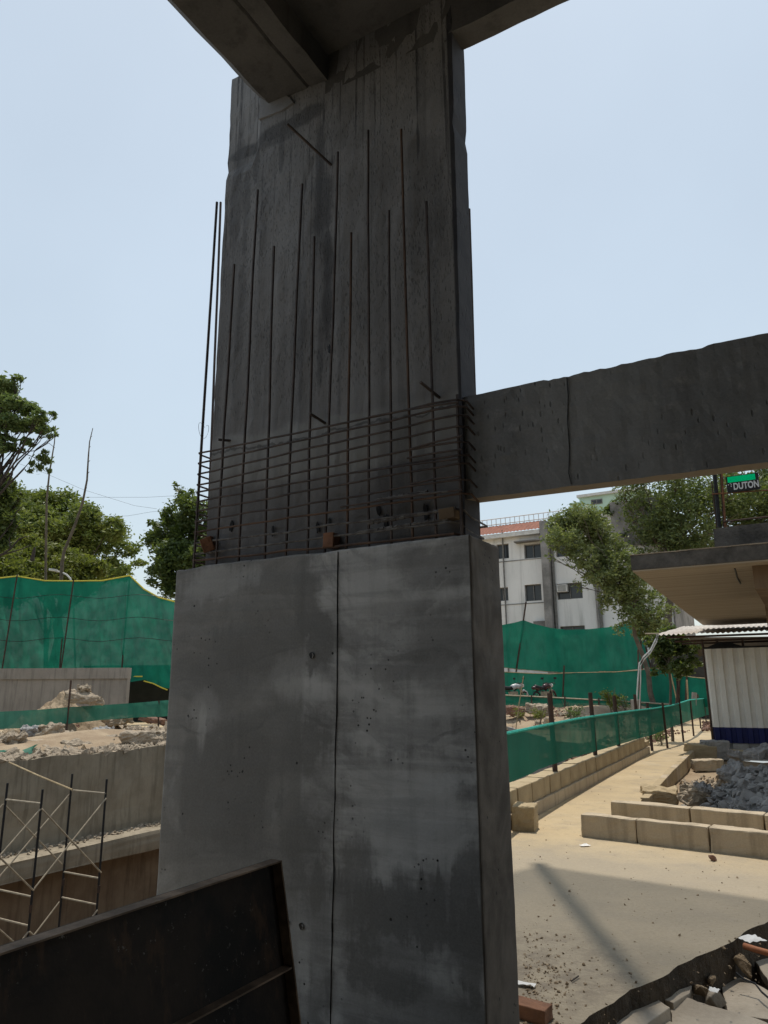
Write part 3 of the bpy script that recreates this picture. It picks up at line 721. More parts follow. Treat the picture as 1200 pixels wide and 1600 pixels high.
# drill scars and spalls near the collar
for px, py, r in ((514,545,.014),(361,822,.018),(426,830,.016),(496,824,.016),(591,797,.016),(514,815,.012),(602,814,.02),(665,800,.024)):
    c = PN(px, py, CN0-.012); hb = MB()
    hb.extrude([c + U*(r*math.cos(a)*(.7+.3*math.sin(2*a+px))) + Vector((0,0,r*1.8*math.sin(a)*(1+.25*math.sin(5*a+py)))) for a in [2*math.pi*i/16 for i in range(16)]], N*.006)
    hb.build('drill_hole', M['dark'], column)
# cover blocks jammed between bars and face
b1 = MB().box(PN(326,851,.055), (.07,.10,.085), RZ+.5, .2, -.35).build('brick_spacer', M['brickbat'], bevel=.004); subdiv_rough(b1, 3, .004, 20, 1)
tag(b1, 'tilted orange brick piece wedged in the cage at its left corner', 'brick')
b2 = MB().box(PN(518,845,.05), (.068,.07,.08), RZ, 0, .03).build('brick_spacer', M['brickbat'], bevel=.004); subdiv_rough(b2, 3, .003, 20, 2)
tag(b2, 'upright brown brick piece in the middle of the cage foot', 'brick')
b3 = MB().box(PN(702,804,.05), (.085,.07,.055), RZ, 0, -.05).build('timber_spacer', M['timber'], bevel=.003)
tag(b3, 'small timber offcut wedged in the cage at its right corner', 'timber block')

# ------------------------------------------------------------------ steel shuttering panel leaning in front
pn = thing('shuttering_panel', 'dark rusty steel shuttering panel leaning on edge in front of the jacket', 'formwork panel', W(.62, -1.5, 0))
TC = PN(425,1342,R0.dot(N)*0-.45); zt = TC.z; ut = uof(TC); BC = PN(455,1600,-.45); 
lean = (uof(BC)-ut)/(BC.z-zt)
def pp(n, z, o=0.0): return W(ut + lean*(z-zt) - o, n, z)
n0, n1 = -.45, -2.35
def slab(na, nb_, za_, zb_, oa, ob_): return MB().hexa([pp(na,za_,oa), pp(nb_,za_,oa), pp(nb_,za_,ob_), pp(na,za_,ob_)], [pp(na,zb_,oa), pp(nb_,zb_,oa), pp(nb_,zb_,ob_), pp(na,zb_,ob_)])
slab(n0,n1,.02,zt,-.004,0).build('steel_skin', M['form_steel'], pn)
slab(n0,n1,zt-.006,zt,0.0005,.055).build('top_flange', M['form_edge'], pn)
slab(n0+.004,n0-.004,.02,zt-.007,0.0005,.05).build('end_flange', M['form_edge'], pn)
zr = PN(435,1505,-.45).z
slab(n0-.006,n1,zr-.006,zr,0.0005,.045).build('rib', M['form_edge'], pn)
slab(n0-.006,n1,.2,.206,0.0005,.045).build('rib', M['form_edge'], pn)
slab(n0-.9,n0-.908,.21,zr-.008,0.0005,.04).build('stiffener', M['form_steel'], pn)

# ------------------------------------------------------------------ rocks
HULLS = []
def hull(seed, flat=1.0):
    r = random.Random(seed); b = bmesh.new()
    for i in range(11):
        v = Vector((r.gauss(0,1), r.gauss(0,1), r.gauss(0,1))).normalized()*r.uniform(.75,1.05)
        if r.random() < .6: v = Vector((max(-.75,min(.75,v.x)), max(-.62,min(.62,v.y)), max(-.5,min(.5,v.z))))
        b.verts.new((v.x, v.y, v.z*flat))
    res = bmesh.ops.convex_hull(b, input=b.verts)
    bmesh.ops.delete(b, geom=[e for e in res['geom_interior'] if isinstance(e, bmesh.types.BMVert)], context='VERTS')
    b.verts.index_update(); vs = np.array([tuple(v.co) for v in b.verts]); fs = [[v.index for v in f.verts] for f in b.faces]; b.free(); return vs, fs
HULLS = [hull(i) for i in range(24)]
def rot_np(r):
    m = Matrix.Rotation(r.uniform(0,6.28),3,'Z') @ Matrix.Rotation(r.uniform(-.9,.9),3,'X') @ Matrix.Rotation(r.uniform(-.9,.9),3,'Y'); return np.array(m)
def rocks(mb, pts, r):
    for p, s in pts:
        vs, fs = HULLS[r.randrange(24)]
        q = (vs*np.array([1, r.uniform(.6,1), r.uniform(.45,.9)]))@rot_np(r).T*s + np.array(tuple(p)); mb.np_add(q, fs)
    return mb
def rock(name, p, size, m, lab, cat, group=None, seed=1, rz=0.0, rx=0.0, ry=0.0, chip=.02, cuts=5):
    """one broken lump: a block with knocked-off corners"""
    r = random.Random(seed); mb = MB(); mb.box(p, size, rz, rx, ry); o = mb.build(name, m, rz=rz, bevel=min(size)*.08)
    subdiv_rough(o, cuts+3, chip*1.3, 3.4/max(size), seed); return tag(o, lab, cat, group)
def mound(name, c, ru, rn, h, m, seed, kind='stuff', lab=None, cat=None, nn=40, rough=.12, base=-.03):
    rows = []
    for i in range(nn+1):
        row = []
        for j in range(nn+1):
            a, b = -1+2*j/nn, -1+2*i/nn; d = math.hypot(a, b)
            z = h*max(0, 1-d)**.9 * (1+.35*fbm((a*1.5+seed, b*1.5, 2))) + rough*h*fbm((a*5+seed, b*5, 1))*(1 if d < 1 else 0) + (base if d >= .98 else 0)
            row.append(c + U*(a*ru) + N*(b*rn) + Vector((0,0,z)))
        rows.append(row)
    o = MB().sheet(rows).build(name, m, smooth=False); tag(o, lab, cat, None, kind); return o

# ------------------------------------------------------------------ nets
def net(name, top, bot, m, parent, nx=60, ny=24, wr=.05, seed=0, sag=0.0, drape=None):
    """cloth hung between a list of upper points and a list of lower points"""
    def along(pts, t):
        L = [0]
        for a, b in zip(pts, pts[1:]): L.append(L[-1]+(b-a).length)
        x = t*L[-1]
        for i in range(len(pts)-1):
            if x <= L[i+1] or i == len(pts)-2:
                k = (x-L[i])/max(1e-6, L[i+1]-L[i]); q = pts[i].lerp(pts[i+1], k)
                return q - Vector((0,0,sag*4*k*(1-k)))
    rows = []
    for j in range(ny+1):
        r = []
        for i in range(nx+1):
            a, b = along(top, i/nx), along(bot, i/nx); q = a.lerp(b, j/ny)
            d = (along(top, min(1,i/nx+.01)) - along(top, max(0,i/nx-.01))); pr = Vector((-d.y, d.x, 0)).normalized()
            x = (a-top[0]).length
            e = wr*(fbm((x*.9+seed, q.z*.35, seed)) + .5*fbm((x*3+q.z*.5, seed, 3)) )*min(1, j/ny*4+.15)
            r.append(q + pr*e)
        rows.append(r)
    return MB().sheet(rows).build(name, m, parent, smooth=True, fix=False)
def pts_px(lst, fn): return [fn(*p) for p in lst]

# right hand band fence along the path
fp0, fp1 = G(876,1252), G(972,1197); fd = (fp1-fp0).normalized(); fn_ = Vector((fd.y,-fd.x,0))
band = thing('net_barrier', 'long low green net barrier on rusty posts along the left of the sandy path', 'barrier', fp0, rz=0)
topc = [(760,1153),(795,1147),(832,1139),(870,1131),(905,1124),(937,1119),(985,1112),(1020,1108),(1050,1103),(1078,1094),(1100,1092),(1112,1092)]
botc = [(760,1236),(798,1222),(835,1206),(870,1192),(905,1181),(937,1172),(985,1158),(1020,1148),(1050,1136),(1078,1126),(1100,1119),(1112,1115)]
posts = [(874,1251,1083),(936,1216,1082),(972,1197,1087),(1002,1181,1085),(1021,1173,1098),(1045,1169,1098),(1068,1159,1060),(1084,1150,1095),(1095,1138,1085),(1104,1133,1090)]
knots = [G(842,1272)-fd*1.6] + [G(x, y) for x, y, t in posts]
def band_pt(px, py):
    """point of the net: on the vertical plane through the two posts on either side"""
    best = None
    for a, b in zip(knots, knots[1:]):
        n = Vector(((b-a).y, -(b-a).x, 0)); q = PL(px, py, a, n); t = (q-a).dot(b-a)/(b-a).length_squared
        if -.02 <= t <= 1.02: return q
    return q
net('net_band', [band_pt(*p) for p in topc], [band_pt(*p) for p in botc], M['net_band'], band, 110, 12, .03, 3)
hem = MB().tube([band_pt(*p)+Vector((0,0,.012)) for p in topc], .022, 6).build('top_hem', simple('turquoise_hem_rope', (.03,.36,.30), (.02,.26,.21), 12, .8, 0, .4, 60, .004), band)
for i, (x, y, t) in enumerate(posts):
    q = G(x, y) + fn_*(-.03 if i < 6 else 0); hh = (q - CAM).length
    zt_ = PL(x-(3 if i < 3 else 1), t, q, N).z
    b_ = MB(); r_ = .038 if i < 5 else .03
    if i < 3:
        b_.tube([q, q+Vector((-.02,0,zt_))], r_, 10); b_.box(q+Vector((0,0,.01)), (.14,.14,.02), .4)
    else: b_.tube([q-Vector((0,0,.05)), q+Vector((.02*math.sin(i),.01,max(zt_, .9)))], r_, 8)
    b_.build('post', M['steel_post'], band)

# the low block wall under it
gb = 'tan blocks of the low wall under the green band'
wa, wb = G(833,1275), G(1021,1173); wd = (wb-wa).normalized(); wn = Vector((wd.y,-wd.x,0)); Lw = (G(1010,1177)-wa).length
mcap = MB()
x = -1.5; i = 0; lens = [.62,.36,.62,.60,.30,.60,.62,.58,.60,.62,.58,.6,.62,.6,.58,.6,.62,.6,.62,.6]
random.seed(11)
while x < Lw and i < 20:
    L_ = lens[i % len(lens)]*(.95 if x < 3 else 1.15)
    c = wa + wd*(x+L_/2) - wn*(.13+.006*random.uniform(-1,1)); top = .40+random.uniform(-.008,.008) - (.12 if x+L_ > Lw else 0)
    o = MB().box(c+Vector((0,0,.16+(top-.16)/2)), (.26, L_-.022, top-.16), math.atan2(wd.y,wd.x)-math.pi/2).build('concrete_block', M['block'], rz=math.atan2(wd.y,wd.x)-math.pi/2, bevel=.012)
    subdiv_rough(o, 4, .008, 5, i)
    tag(o, 'tan concrete block, %s from the column end of the low wall under the green band' % ORD[i], 'concrete block', gb)
    x += L_; i += 1
fo = MB().box(wa+wd*(Lw/2-.75)-wn*.11+Vector((0,0,.06)), (.30, Lw+1.5, .20), math.atan2(wd.y,wd.x)-math.pi/2).build('wall_footing', M['block_stain'], bevel=.01)
tag(fo, 'stained concrete footing course below the row of tan blocks', 'footing')
o = rock('concrete_block', G(808,1299)+Vector((.12,.12,.13)), (.26,.30,.28), M['block'], 'short tan block standing upright beside the column at the wall end', 'concrete block', None, 3, -.35, .02, .03, .01, 4)

# kerb rows in front of the yard
def row(pts_top, ztop, depth, zbot, labs, name, seed, lengths):
    a, b = G(*pts_top[0], ztop), G(*pts_top[1], ztop); d = (b-a).normalized(); n = Vector((-d.y, d.x, 0)); x = 0
    for i, (L_, lab) in enumerate(zip(lengths, labs)):
        c = a + d*(x+L_/2) + n*(depth/2 + .008*random.uniform(-1,1)); c.z = 0
        o = MB().box(c+Vector((0,0,(ztop+zbot)/2)), (L_-.014, depth, ztop-zbot), math.atan2(d.y,d.x)+random.uniform(-.006,.006)).build(name, M['block_stain'], rz=math.atan2(d.y,d.x), bevel=.014)
        subdiv_rough(o, 7, .012, 4.5, seed+i); tag(o, lab, 'kerb block', 'kerb blocks across the path')
        x += L_
row(((905,1272),(1200,1302)), .23, .17, -.03, ['chipped tan kerb block at the free left end of the front row', 'long tan kerb block in the middle of the front row', 'dark streaked tan kerb block at the right of the front row','tan kerb block at the far right end of the front row'], 'kerb_block', 5, [.62,.72,.75,.9])
row(((952,1252),(1200,1274)), .21, .20, -.28, ['tan kerb block at the left end of the back row beside the path','weathered kerb block in the middle of the back row','grey kerb block of the back row in front of the rubble heap','shaded kerb block at the right end of the back row'], 'kerb_block', 15, [.95,.78,.80,1.0])

# path edge blocks facing the yard
pe = [Vector((q.x,q.y,0)) for q in reversed(YARD_L)]
cumul = []; gpe = 'upright blocks edging the path above the yard'
segs = []
for a, b in zip(pe, pe[1:]):
    L_ = (b-a).length; m = max(1, round(L_/.62))
    for j in range(m): segs.append((a.lerp(b, j/m), a.lerp(b, (j+1)/m)))
for i, (a, b) in enumerate(segs):
    d = b-a; n = Vector((d.y,-d.x,0)).normalized(); c = (a+b)/2 + n*.04
    o = MB().box(c+Vector((0,0,-.14)), (d.length-.012, .12, .33), math.atan2(d.y,d.x)).build('edging_block', M['block_stain'] if i % 3 == 1 else M['block'], rz=math.atan2(d.y,d.x), bevel=.012)
    subdiv_rough(o, 3, .008, 6, i); tag(o, 'tan edging block set on end along the path, %s from the kerb rows' % ORD[i], 'edging block', gpe)
q = G(1098,1178,-.05); rock('edging_block', q+Vector((-.02,.1,0)), (.75,.16,.42), M['block'], 'tilted tan slab at the far end of the path edging', 'edging block', gpe, 7, -.35, .12, .10, .015)
q = G(1030,1243,-.02); rock('broken_slab', q, (.50,.40,.20), M['block'], 'broken tan slab lying behind the back kerb row beside the path', 'concrete slab', None, 8, -.3, .10, .06, .03)
q = G(1105,1195,-.12); rock('concrete_block', q, (.62,.34,.24), M['block_stain'], 'heavy rectangular concrete block lying in the yard beside the rubble heap', 'concrete block', None, 9, -.15, .04, -.03, .02)
q = G(1085,1248,-.02); rock('concrete_lump', q, (.34,.30,.26), M['rock'], 'dark faced concrete lump behind the back kerb row', 'concrete lump', None, 10, .4, .3, .5, .04)
q = G(1098,1240,-.02); rock('concrete_lump', q, (.24,.22,.26), M['rock_grey'], 'rounded grey concrete lump at the front foot of the rubble heap', 'concrete lump', None, 12, .2, .4, .3, .04)

# grey rubble heap in the yard
hc = W(-1.05, 10.2, -.25)
def heap_z(u, n): 
    d = math.hypot((u+1.25)/1.75, (n-9.6)/3.6); return -.25 + .95*max(0, 1-d)**.85
mound('rubble_core', W(-1.25, 9.6, -.27), 1.75, 3.6, .78, M['rock_grey'], 5, 'stuff', 'grey dusty core of the rubble heap under the canopy', 'rubble')
r = random.Random(21); pts = []
for i in range(2600):
    a = r.uniform(0, 6.283); d = r.random()**.55*1.12; u, n = -1.25+1.75*d*math.cos(a), 9.6+3.6*d*math.sin(a)
    if n < 6.55: n = 6.55 + r.random()*.3
    pts.append((W(u, n, heap_z(u, n)+r.uniform(-.02,.05)), min(.16, .025+.035*r.expovariate(1.2))))
tag(rocks(MB(), pts, r).build('rubble', M['rock_grey']), 'heap of broken grey concrete pieces in the shade of the canopy', 'rubble', None, 'stuff')
for i, (px, py, z, size, rot, lab) in enumerate((
    (1142,1205,.22,(.50,.22,.16),(.7,.2,-.3),'pale flat concrete piece sloping down the front of the rubble heap'),
    (1186,1238,.12,(.42,.36,.26),(.2,.2,.15),'big square concrete piece low on the right of the rubble heap'),
    (1190,1175,.45,(.60,.30,.14),(.5,.1,-.15),'long broken slab on the upper right of the rubble heap'),
    (1118,1172,.02,(.55,.40,.45),(.1,0,0),'upright grey concrete block standing under the white shed'),
    (1165,1215,.25,(.30,.26,.22),(1.2,.5,.2),'chunky grey piece in the middle of the rubble heap'),
    (1150,1180,.3,(.45,.22,.12),(1.0,.3,.2),'thin broken slab near the crest of the rubble heap'))):
    rock('concrete_chunk', G(px,py,z), size, M['rock_grey'], lab, 'concrete chunk', 'large pieces on the rubble heap', 30+i, rot[0], rot[1], rot[2], .03)
r = random.Random(5); pts = [(W(r.uniform(-.2,.9), r.uniform(6.9,14), -.22), r.uniform(.015,.06)) for i in range(260)] + [(W(r.gauss(.65,.25), r.gauss(12.2,.5), -.2), r.uniform(.04,.12)) for i in range(50)]
tag(rocks(MB(), pts, r).build('gravel', M['rock']), 'loose stones on the floor of the sunken yard', 'gravel', None, 'stuff')

# trench at the lower right: broken paving
def plate(name, px, z, th, m, lab, seed, tilt=(0,0)):
    pts = [G(x, y, z) for x, y in px]; c = sum(pts, Vector())/len(pts)
    pts = [Vector((p.x, p.y, z + (p.x-c.x)*tilt[0] + (p.y-c.y)*tilt[1])) for p in pts]
    pts2 = []
    for a, b in zip(pts, pts[1:]+pts[:1]):
        k = max(2, int((b-a).length/.03))
        for j in range(k):
            q = a.lerp(b, j/k); e = .010*mnoise.noise(q*9+Vector((seed,0,0)))+.006*mnoise.noise(q*31); pts2.append(q + Vector((e, e*.7, 0)) if j else q)
    o = MB().prism(pts2, th).build(name, m, rz=0, bevel=.006); return tag(o, lab, 'paving slab', 'broken paving slabs at the lower right')
plate('broken_slab', [(893,1612),(985,1552),(1028,1560),(1047,1574),(1012,1600),(1000,1625),(905,1640)], -.10, .07, M['rock_pave'] if 'rock_pave' in M else M.setdefault('rock_pave', simple('pale_paving', (.46,.40,.32), (.34,.29,.23), 3, .95, 0, .5, 40, .008)), 'large broken paving slab nearest the column in the trench', 1, (.02,-.03))
plate('broken_slab', [(1014,1557),(1043,1529),(1080,1533),(1078,1548),(1066,1557),(1052,1567)], -.12, .09, M['rock_pave'], 'small tilted paving piece against the dark trench edge', 2, (-.12,.05))
plate('broken_slab', [(1046,1572),(1073,1563),(1100,1572),(1160,1588),(1215,1606),(1215,1680),(1060,1660)], -.16, .07, M['rock_pave'], 'wide paving slab along the bottom edge of the trench', 3, (.03,.06))
plate('broken_slab', [(1126,1530),(1162,1525),(1182,1538),(1215,1560),(1215,1600),(1160,1585),(1136,1575)], -.20, .07, M['rock_pave'], 'pale paving slab with a thin crack at the right of the trench', 4, (.10,-.05))
plate('broken_slab', [(1176,1500),(1196,1490),(1240,1500),(1240,1545),(1200,1530)], -.22, .06, M['rock_pave'], 'paving slab half hidden below the orange pipe', 5, (-.1,.1))
plate('broken_slab', [(1012,1600),(1040,1588),(1075,1605),(1060,1660),(1000,1650)], -.14, .07, M['rock_pave'], 'narrow paving slab at the very bottom between two larger slabs', 6, (0,-.06))
r = random.Random(9); pts = []
for i in range(500):
    u_ = r.random(); a = G(930,1590,-.4).lerp(G(1215,1480,-.4), u_) + Vector((r.uniform(0,.9), -r.uniform(.05,1.0), 0)); pts.append((Vector((a.x,a.y,-.36+r.uniform(-.08,.04))), r.uniform(.01,.05)))
tag(rocks(MB(), pts, r).build('gravel', M['dirt_floor'], rz=0), 'dark broken stones between the paving slabs', 'gravel', None, 'stuff')
for i, (px, py, z, s, lab) in enumerate(((1098,1548,-.14,.085,'brown clod of mortar between the two middle paving slabs'),(1118,1562,-.16,.075,'dark earthy lump at the left end of the cracked paving slab'),(1165,1508,-.12,.10,'round clod of mortar under the orange pipe'),(1080,1490,-.05,.03,'little stone on the lip of the trench'),(1112,1531,-.14,.05,'small stone tucked against the trench edge'))):
    o = rocks(MB(), [(G(px,py,z), s)], random.Random(40+i)).build('stone', M['rock_pave'] if i % 2 else M['soil'], rz=0, bevel=.006); subdiv_rough(o, 2, s*.12, 1.0/s, i); tag(o, lab, 'stone')
pipe = MB().tube([G(1163,1478,-.02), G(1182,1484,-.02), G(1215,1493,-.03), G(1260,1506,-.04)], .019, 12).build('orange_pipe', simple('orange_pipe_plastic', (.42,.16,.07), (.30,.11,.05), 5, .6, 0, .2, 60, .003), rz=0, smooth=True); tag(pipe, 'orange plastic pipe end lying over the trench', 'pipe')
def paper(px, py, z, w_, h_, rz, lab, name='paper_scrap'):
    c = G(px, py, z); rows = [[c + Matrix.Rotation(rz,3,'Z') @ Vector(((i/5-.5)*w_, (j/5-.5)*h_, .35*h_*abs(fbm((i*.4+px, j*.5, py))) )) for i in range(6)] for j in range(6)]
    o = MB().sheet(rows).build(name, M['paper'], rz=0, smooth=True, fix=False); tag(o, lab, 'paper')
M['paper'] = simple('white_paper', (.75,.74,.72), (.62,.61,.59), 4, .8)
paper(1176,1468,.0,.14,.10,.3,'folded white paper scrap behind the orange pipe')
paper(1116,1547,-.08,.06,.05,.9,'tiny white scrap between the clods in the trench')
paper(822,1538,.012,.10,.05,-.4,'white torn scrap on the ground beside the jacket')
paper(914,1321,.01,.10,.05,.2,'white scrap on the sunlit sand before the front kerb')
cab = MB().tube([G(1150,1520,-.1), G(1162,1530,-.12), G(1180,1537,-.12), G(1190,1550,-.13), G(1204,1562,-.13)], .006, 6).build('cable', M['dark'], rz=0); tag(cab, 'thin dark cable draped over the paving slabs', 'cable')
bk = MB().box(G(828,1578,.035), (.105,.20,.065), .95).build('brick', M['brickbat'], rz=.95, bevel=.005); subdiv_rough(bk, 4, .004, 18, 3); tag(bk, 'orange brick lying on the ground beside the jacket', 'brick')
r = random.Random(31); pts = []
for i in range(420):
    a = G(818+abs(r.gauss(0,45)), min(1600, r.gauss(1530,45))); s_ = .004+.012*r.random()**3; pts.append((a+Vector((0,0,s_*.3)), s_))
for i in range(700):
    a = G(r.uniform(800,1230), r.uniform(1180,1560)); s_ = .003+.014*r.random()**5; pts.append((a+Vector((0,0,s_*.3)), s_))
tag(rocks(MB(), pts, r).build('gravel', M['soil'], rz=0), 'small stones and crumbs scattered on the sandy ground', 'gravel', None, 'stuff')
o = rocks(MB(), [(G(1113,1340,.03), .07)], random.Random(4)).build('stone', M['rock_red'], rz=0, bevel=.008); tag(o, 'lone reddish stone on the sunlit sand before the kerb', 'stone')
tw = MB().tube([G(893,1533,.01), G(904,1525,.012)], .004, 5).build('twig', M['bark_dark'], rz=0); tag(tw, 'short dark twig on the shaded ground', 'twig')

# ------------------------------------------------------------------ scaffold in the pit
B2 = P(168,1217,14.4); us_, ns_, zt_ = uof(B2), nof(B2), B2.z
def scaffold(label, frames, u2, ztop):
    t = thing('scaffold_tower', label, 'scaffold', W(u2+.5, sum(frames)/len(frames), -4.1))
    for n in frames:
        for u in (u2, u2+1.0):
            MB().tube([W(u, n, -4.12), W(u+.02*math.sin(n*3), n, ztop+.05*math.sin(n*5+u))], .021, 8).build('standard', M['dark'], t)
            MB().tube([W(u, n, ztop-1.96), W(u, n, ztop-1.84)], .027, 8).build('coupler', M['steel_post'], t)
        for z in (ztop-.26, ztop-1.72, ztop-2.16, ztop-3.6):
            MB().tube([W(u2, n, z), W(u2+1.0, n, z)], .018, 8).build('rung', M['galv'], t)
    for nB, nA in zip(frames, frames[1:]):
        for u in (u2-.03, u2+1.03):
            for lo, hi in ((ztop-1.62, ztop-.34), (ztop-3.5, ztop-2.24)):
                MB().tube([W(u, nA, hi), W(u, nB, lo)], .0145, 7).build('cross_brace', M['galv'], t)
                MB().tube([W(u+.02, nA, lo), W(u+.02, nB, hi)], .0145, 7).build('cross_brace', M['galv'], t)
    return t
scaffold('steel tube scaffold tower with crossed braces standing in the pit at the left', [ns_, ns_-1.36, ns_-2.72], us_, zt_)
tag(MB().tube([PU(14,1191,13.9), P(60,1212,15.2), P(113,1234,14.45)], .016, 6).build('bamboo_pole', M['bamboo']), 'thin yellowish pole slanting from the pit wall to the scaffold top', 'pole')
tag(MB().tube([W(us_+1.4, ns_-2.2, -2.6), W(us_-.2, ns_-.4, -4.05)], .03, 8).build('loose_pole', M['galv']), 'pale loose pole leaning down through the scaffold to the pit floor', 'pole')
r = random.Random(3); pts = []
for i in range(420):
    u, n = us_+r.gauss(.6,1.2), ns_-r.uniform(-.5,3.8); pts.append((W(u, n, -4.0+r.uniform(0,.15)), r.uniform(.04,.16)))
for i in range(500):
    pts.append((W(r.uniform(3.5,14), r.uniform(0,24), -4.02), r.uniform(.03,.14)))
tag(rocks(MB(), pts, r).build('rubble', M['rock_grey']), 'broken concrete scattered over the floor of the pit', 'rubble', None, 'stuff')

# rubble along the top of the pit wall and on the ledge
r = random.Random(14); pts = []; pts2 = []
for i in range(3800):
    n = r.uniform(5.5, 19); u = 14.5+abs(r.gauss(0,.55)) + (r.random()<.3)*r.uniform(0,4.5); pts.append((W(u, n, .03+.05*r.random()), min(.30, .03+.05*r.expovariate(1.2))))
for i in range(420):
    pts.append((W(13.95+.35*r.random()+(.25 if r.random()<.5 else 0), r.uniform(4,14), -1.88), r.uniform(.02,.09)))
tag(rocks(MB(), pts, r).build('rubble', M['rock']), 'sunlit broken concrete strewn along the top of the pit wall', 'rubble', None, 'stuff')
for i in range(1500):
    n = r.uniform(5, 19); u = r.uniform(16, 23); pts2.append((W(u, n, .05), min(.5, .06+.10*r.expovariate(1.1))))
tag(rocks(MB(), pts2, r).build('rubble', M['rock']), 'paler boulders and lumps on the ground below the left green band', 'rubble', None, 'stuff')
mound('spoil_heap', W(18.0, 12.2, -.03), 2.6, 5.8, .42, M['soil'], 8, 'stuff', 'low bank of excavated soil behind the pit wall', 'soil', 36)
gl = 'loose concrete lumps behind the pit wall'
for i, (px, py, z, size, lab, m_) in enumerate((
    (22,1160,.25,(.75,.6,.55),'squarish tan concrete lump at the left edge on the pit wall','rock'),(78,1147,.32,(.95,.6,.75),'tall pale concrete lump under the sagging green band','rock'),
    (110,1137,.3,(1.0,.7,.28),'flat brown slab behind the post of the left green band','rock_red'),(50,1146,.3,(.9,.7,.5),'grey lump between the two pale boulders at the left','rock_grey'),
    (176,1128,.45,(2.0,.9,.34),'long pale slab lying just below the left green band','rock'),(208,1142,.2,(.7,.6,.3),'small pale lump below the right end of the left band','rock'),
    (226,1153,.3,(1.7,.8,.42),'broken dark edged slab on the pit wall beside the jacket','rock'),(160,1146,.25,(.8,.6,.42),'grey boulder in the middle of the rubble on the pit wall','rock_grey'),
    (115,1166,.1,(.95,.7,.28),'flat broken slab on the rim of the pit wall','rock'),(240,1125,.4,(1.6,.8,.3),'reddish brick slab under the band beside the jacket','rock_red'))):
    q = G(px, py, z*.8); size = tuple(d_*.72 for d_ in size); rock('concrete_lump', q, size, M[m_], lab, 'concrete lump', gl, 60+i, -.4+.5*fbm((i*3.3,1,1)), .2*fbm((i*2.2,5,1)), .25*fbm((i*1.7,8,1)), .10, 6)

# left green band
pA, pB = G(104,1150), G(248,1142); dv = (pB-pA).normalized(); nv = Vector((dv.y,-dv.x,0))
lb_ = thing('net_barrier', 'low green net band on two rusty rods above the rubble at the left', 'barrier', pA, rz=0)
fL = lambda px, py: PL(px, py, pA, nv)
net('net_band', pts_px([(-60,1116),(0,1112),(60,1109),(104,1105),(170,1101),(215,1098),(248,1095),(300,1091)], fL), pts_px([(-60,1139),(0,1139),(50,1137),(66,1135),(104,1131),(160,1125),(215,1121),(248,1120),(300,1116)], fL), M['net_dusty'], lb_, 80, 12, .10, 6)
for (x, yt, yb) in ((108,1063,1150),(248,1095,1142)):
    a, b = fL(x-5 if x < 200 else x, yb), fL(x+3 if x<200 else x, yt); MB().tube([a-Vector((0,0,.3)), b], .035, 7).build('post', M['steel_post'], lb_)
tail = net('loose_flap', pts_px([(60,1134),(72,1133)], fL), pts_px([(66,1155),(70,1152)], fL), M['net_dusty'], lb_, 6, 8, .05, 2)
scr = net('net_scrap', [G(34,1172,.2), G(66,1160,.25)], [G(38,1180,.1), G(58,1168,.12)], M['net_dusty'], None, 8, 5, .15, 5); tag(scr, 'scrap of green net lying in the rubble at the left', 'net scrap')
scr = net('net_scrap', [G(-6,1170,.1), G(14,1168,.12)], [G(-6,1176,.1), G(10,1174,.1)], M['net_dusty'], None, 8, 5, .1, 9); tag(scr, 'flat torn piece of green net at the left edge of the rubble', 'net scrap')

# grey wall, soil heap before it
Yw = 32.0; gw = MB()
a, b = P(-160,1046,Yw), P(200,1047,Yw)
gw.box(((a.x+b.x)/2, Yw+.2, (a.z)/2-.1), (b.x-a.x, .4, a.z+.2), 0)
g_ = gw.build('concrete_wall', M['greywall'], rz=0, bevel=.03)
cp = MB().box(((a.x+b.x)/2, Yw+.17, a.z-.22), (b.x-a.x+.02, .5, .46), 0).build('upper_course', M['greywall'], g_)
tag(g_, 'plain grey concrete wall in shade behind the soil heap', 'wall')
hc = G(92,1118,.0); hc = P(92,1112,28.5); hc.z = .05
mound('soil_heap', hc, 1.9, 1.9, 1.42, M['soil'], 15, 'thing', 'brown heap of dug soil in front of the grey concrete wall', 'soil heap', 44, .16, -.1)
q = P(130,1090,27.2); rock('concrete_slab', q, (1.25,.6,.26), M['rock'], 'pale broken slab lying on the brown soil heap', 'concrete slab', None, 91, -.3, .12, .18, .10)
q = P(131,1079,27.3); rock('stone', q, (.42,.4,.32), M['rock'], 'pale rounded stone topmost on the brown soil heap', 'stone', None, 92, .4, .3, .1, .09)
r = random.Random(8); pts = [(hc+Vector((r.gauss(0,1.0), r.gauss(-.9,.5), .35+r.uniform(-.2,.35))), r.uniform(.03,.14)) for i in range(120)]

# big shade net at the left
Yn = 36.0
scn = thing('net_screen', 'tall green shade net screen on poles behind the grey wall at the left', 'screen', P(100,1060,Yn)*1.0, rz=0)
tops = [(-130,900),(-60,905),(-20,906),(27,901),(70,908),(115,908.5),(160,908),(203,900),(225,921),(248,934),(285,944),(330,950)]
f36 = lambda px, py: P(px, py, Yn + (.8*math.sin(px*.02)) + (px-200)*.006*(px > 200))
bots = [(-130,1085),(-60,1085),(0,1085),(30,1085),(80,1085),(130,1083),(180,1080),(205,1066),(226,1062),(245,1072),(285,1080),(330,1080)]
net('net_sheet', pts_px(tops, f36), pts_px(bots, f36), M['net'], scn, 150, 50, .32, 4)
MB().tube([f36(x, y)+Vector((0,-.03,.02)) for x, y in tops], .038, 6).build('edge_rope', M['rope_y'], scn)
MB().tube([f36(x, y)+Vector((0,-.05,0)) for x, y in ((202,1059),(212,1057),(223,1057))], .03, 5).build('edge_rope', M['rope_y'], scn)
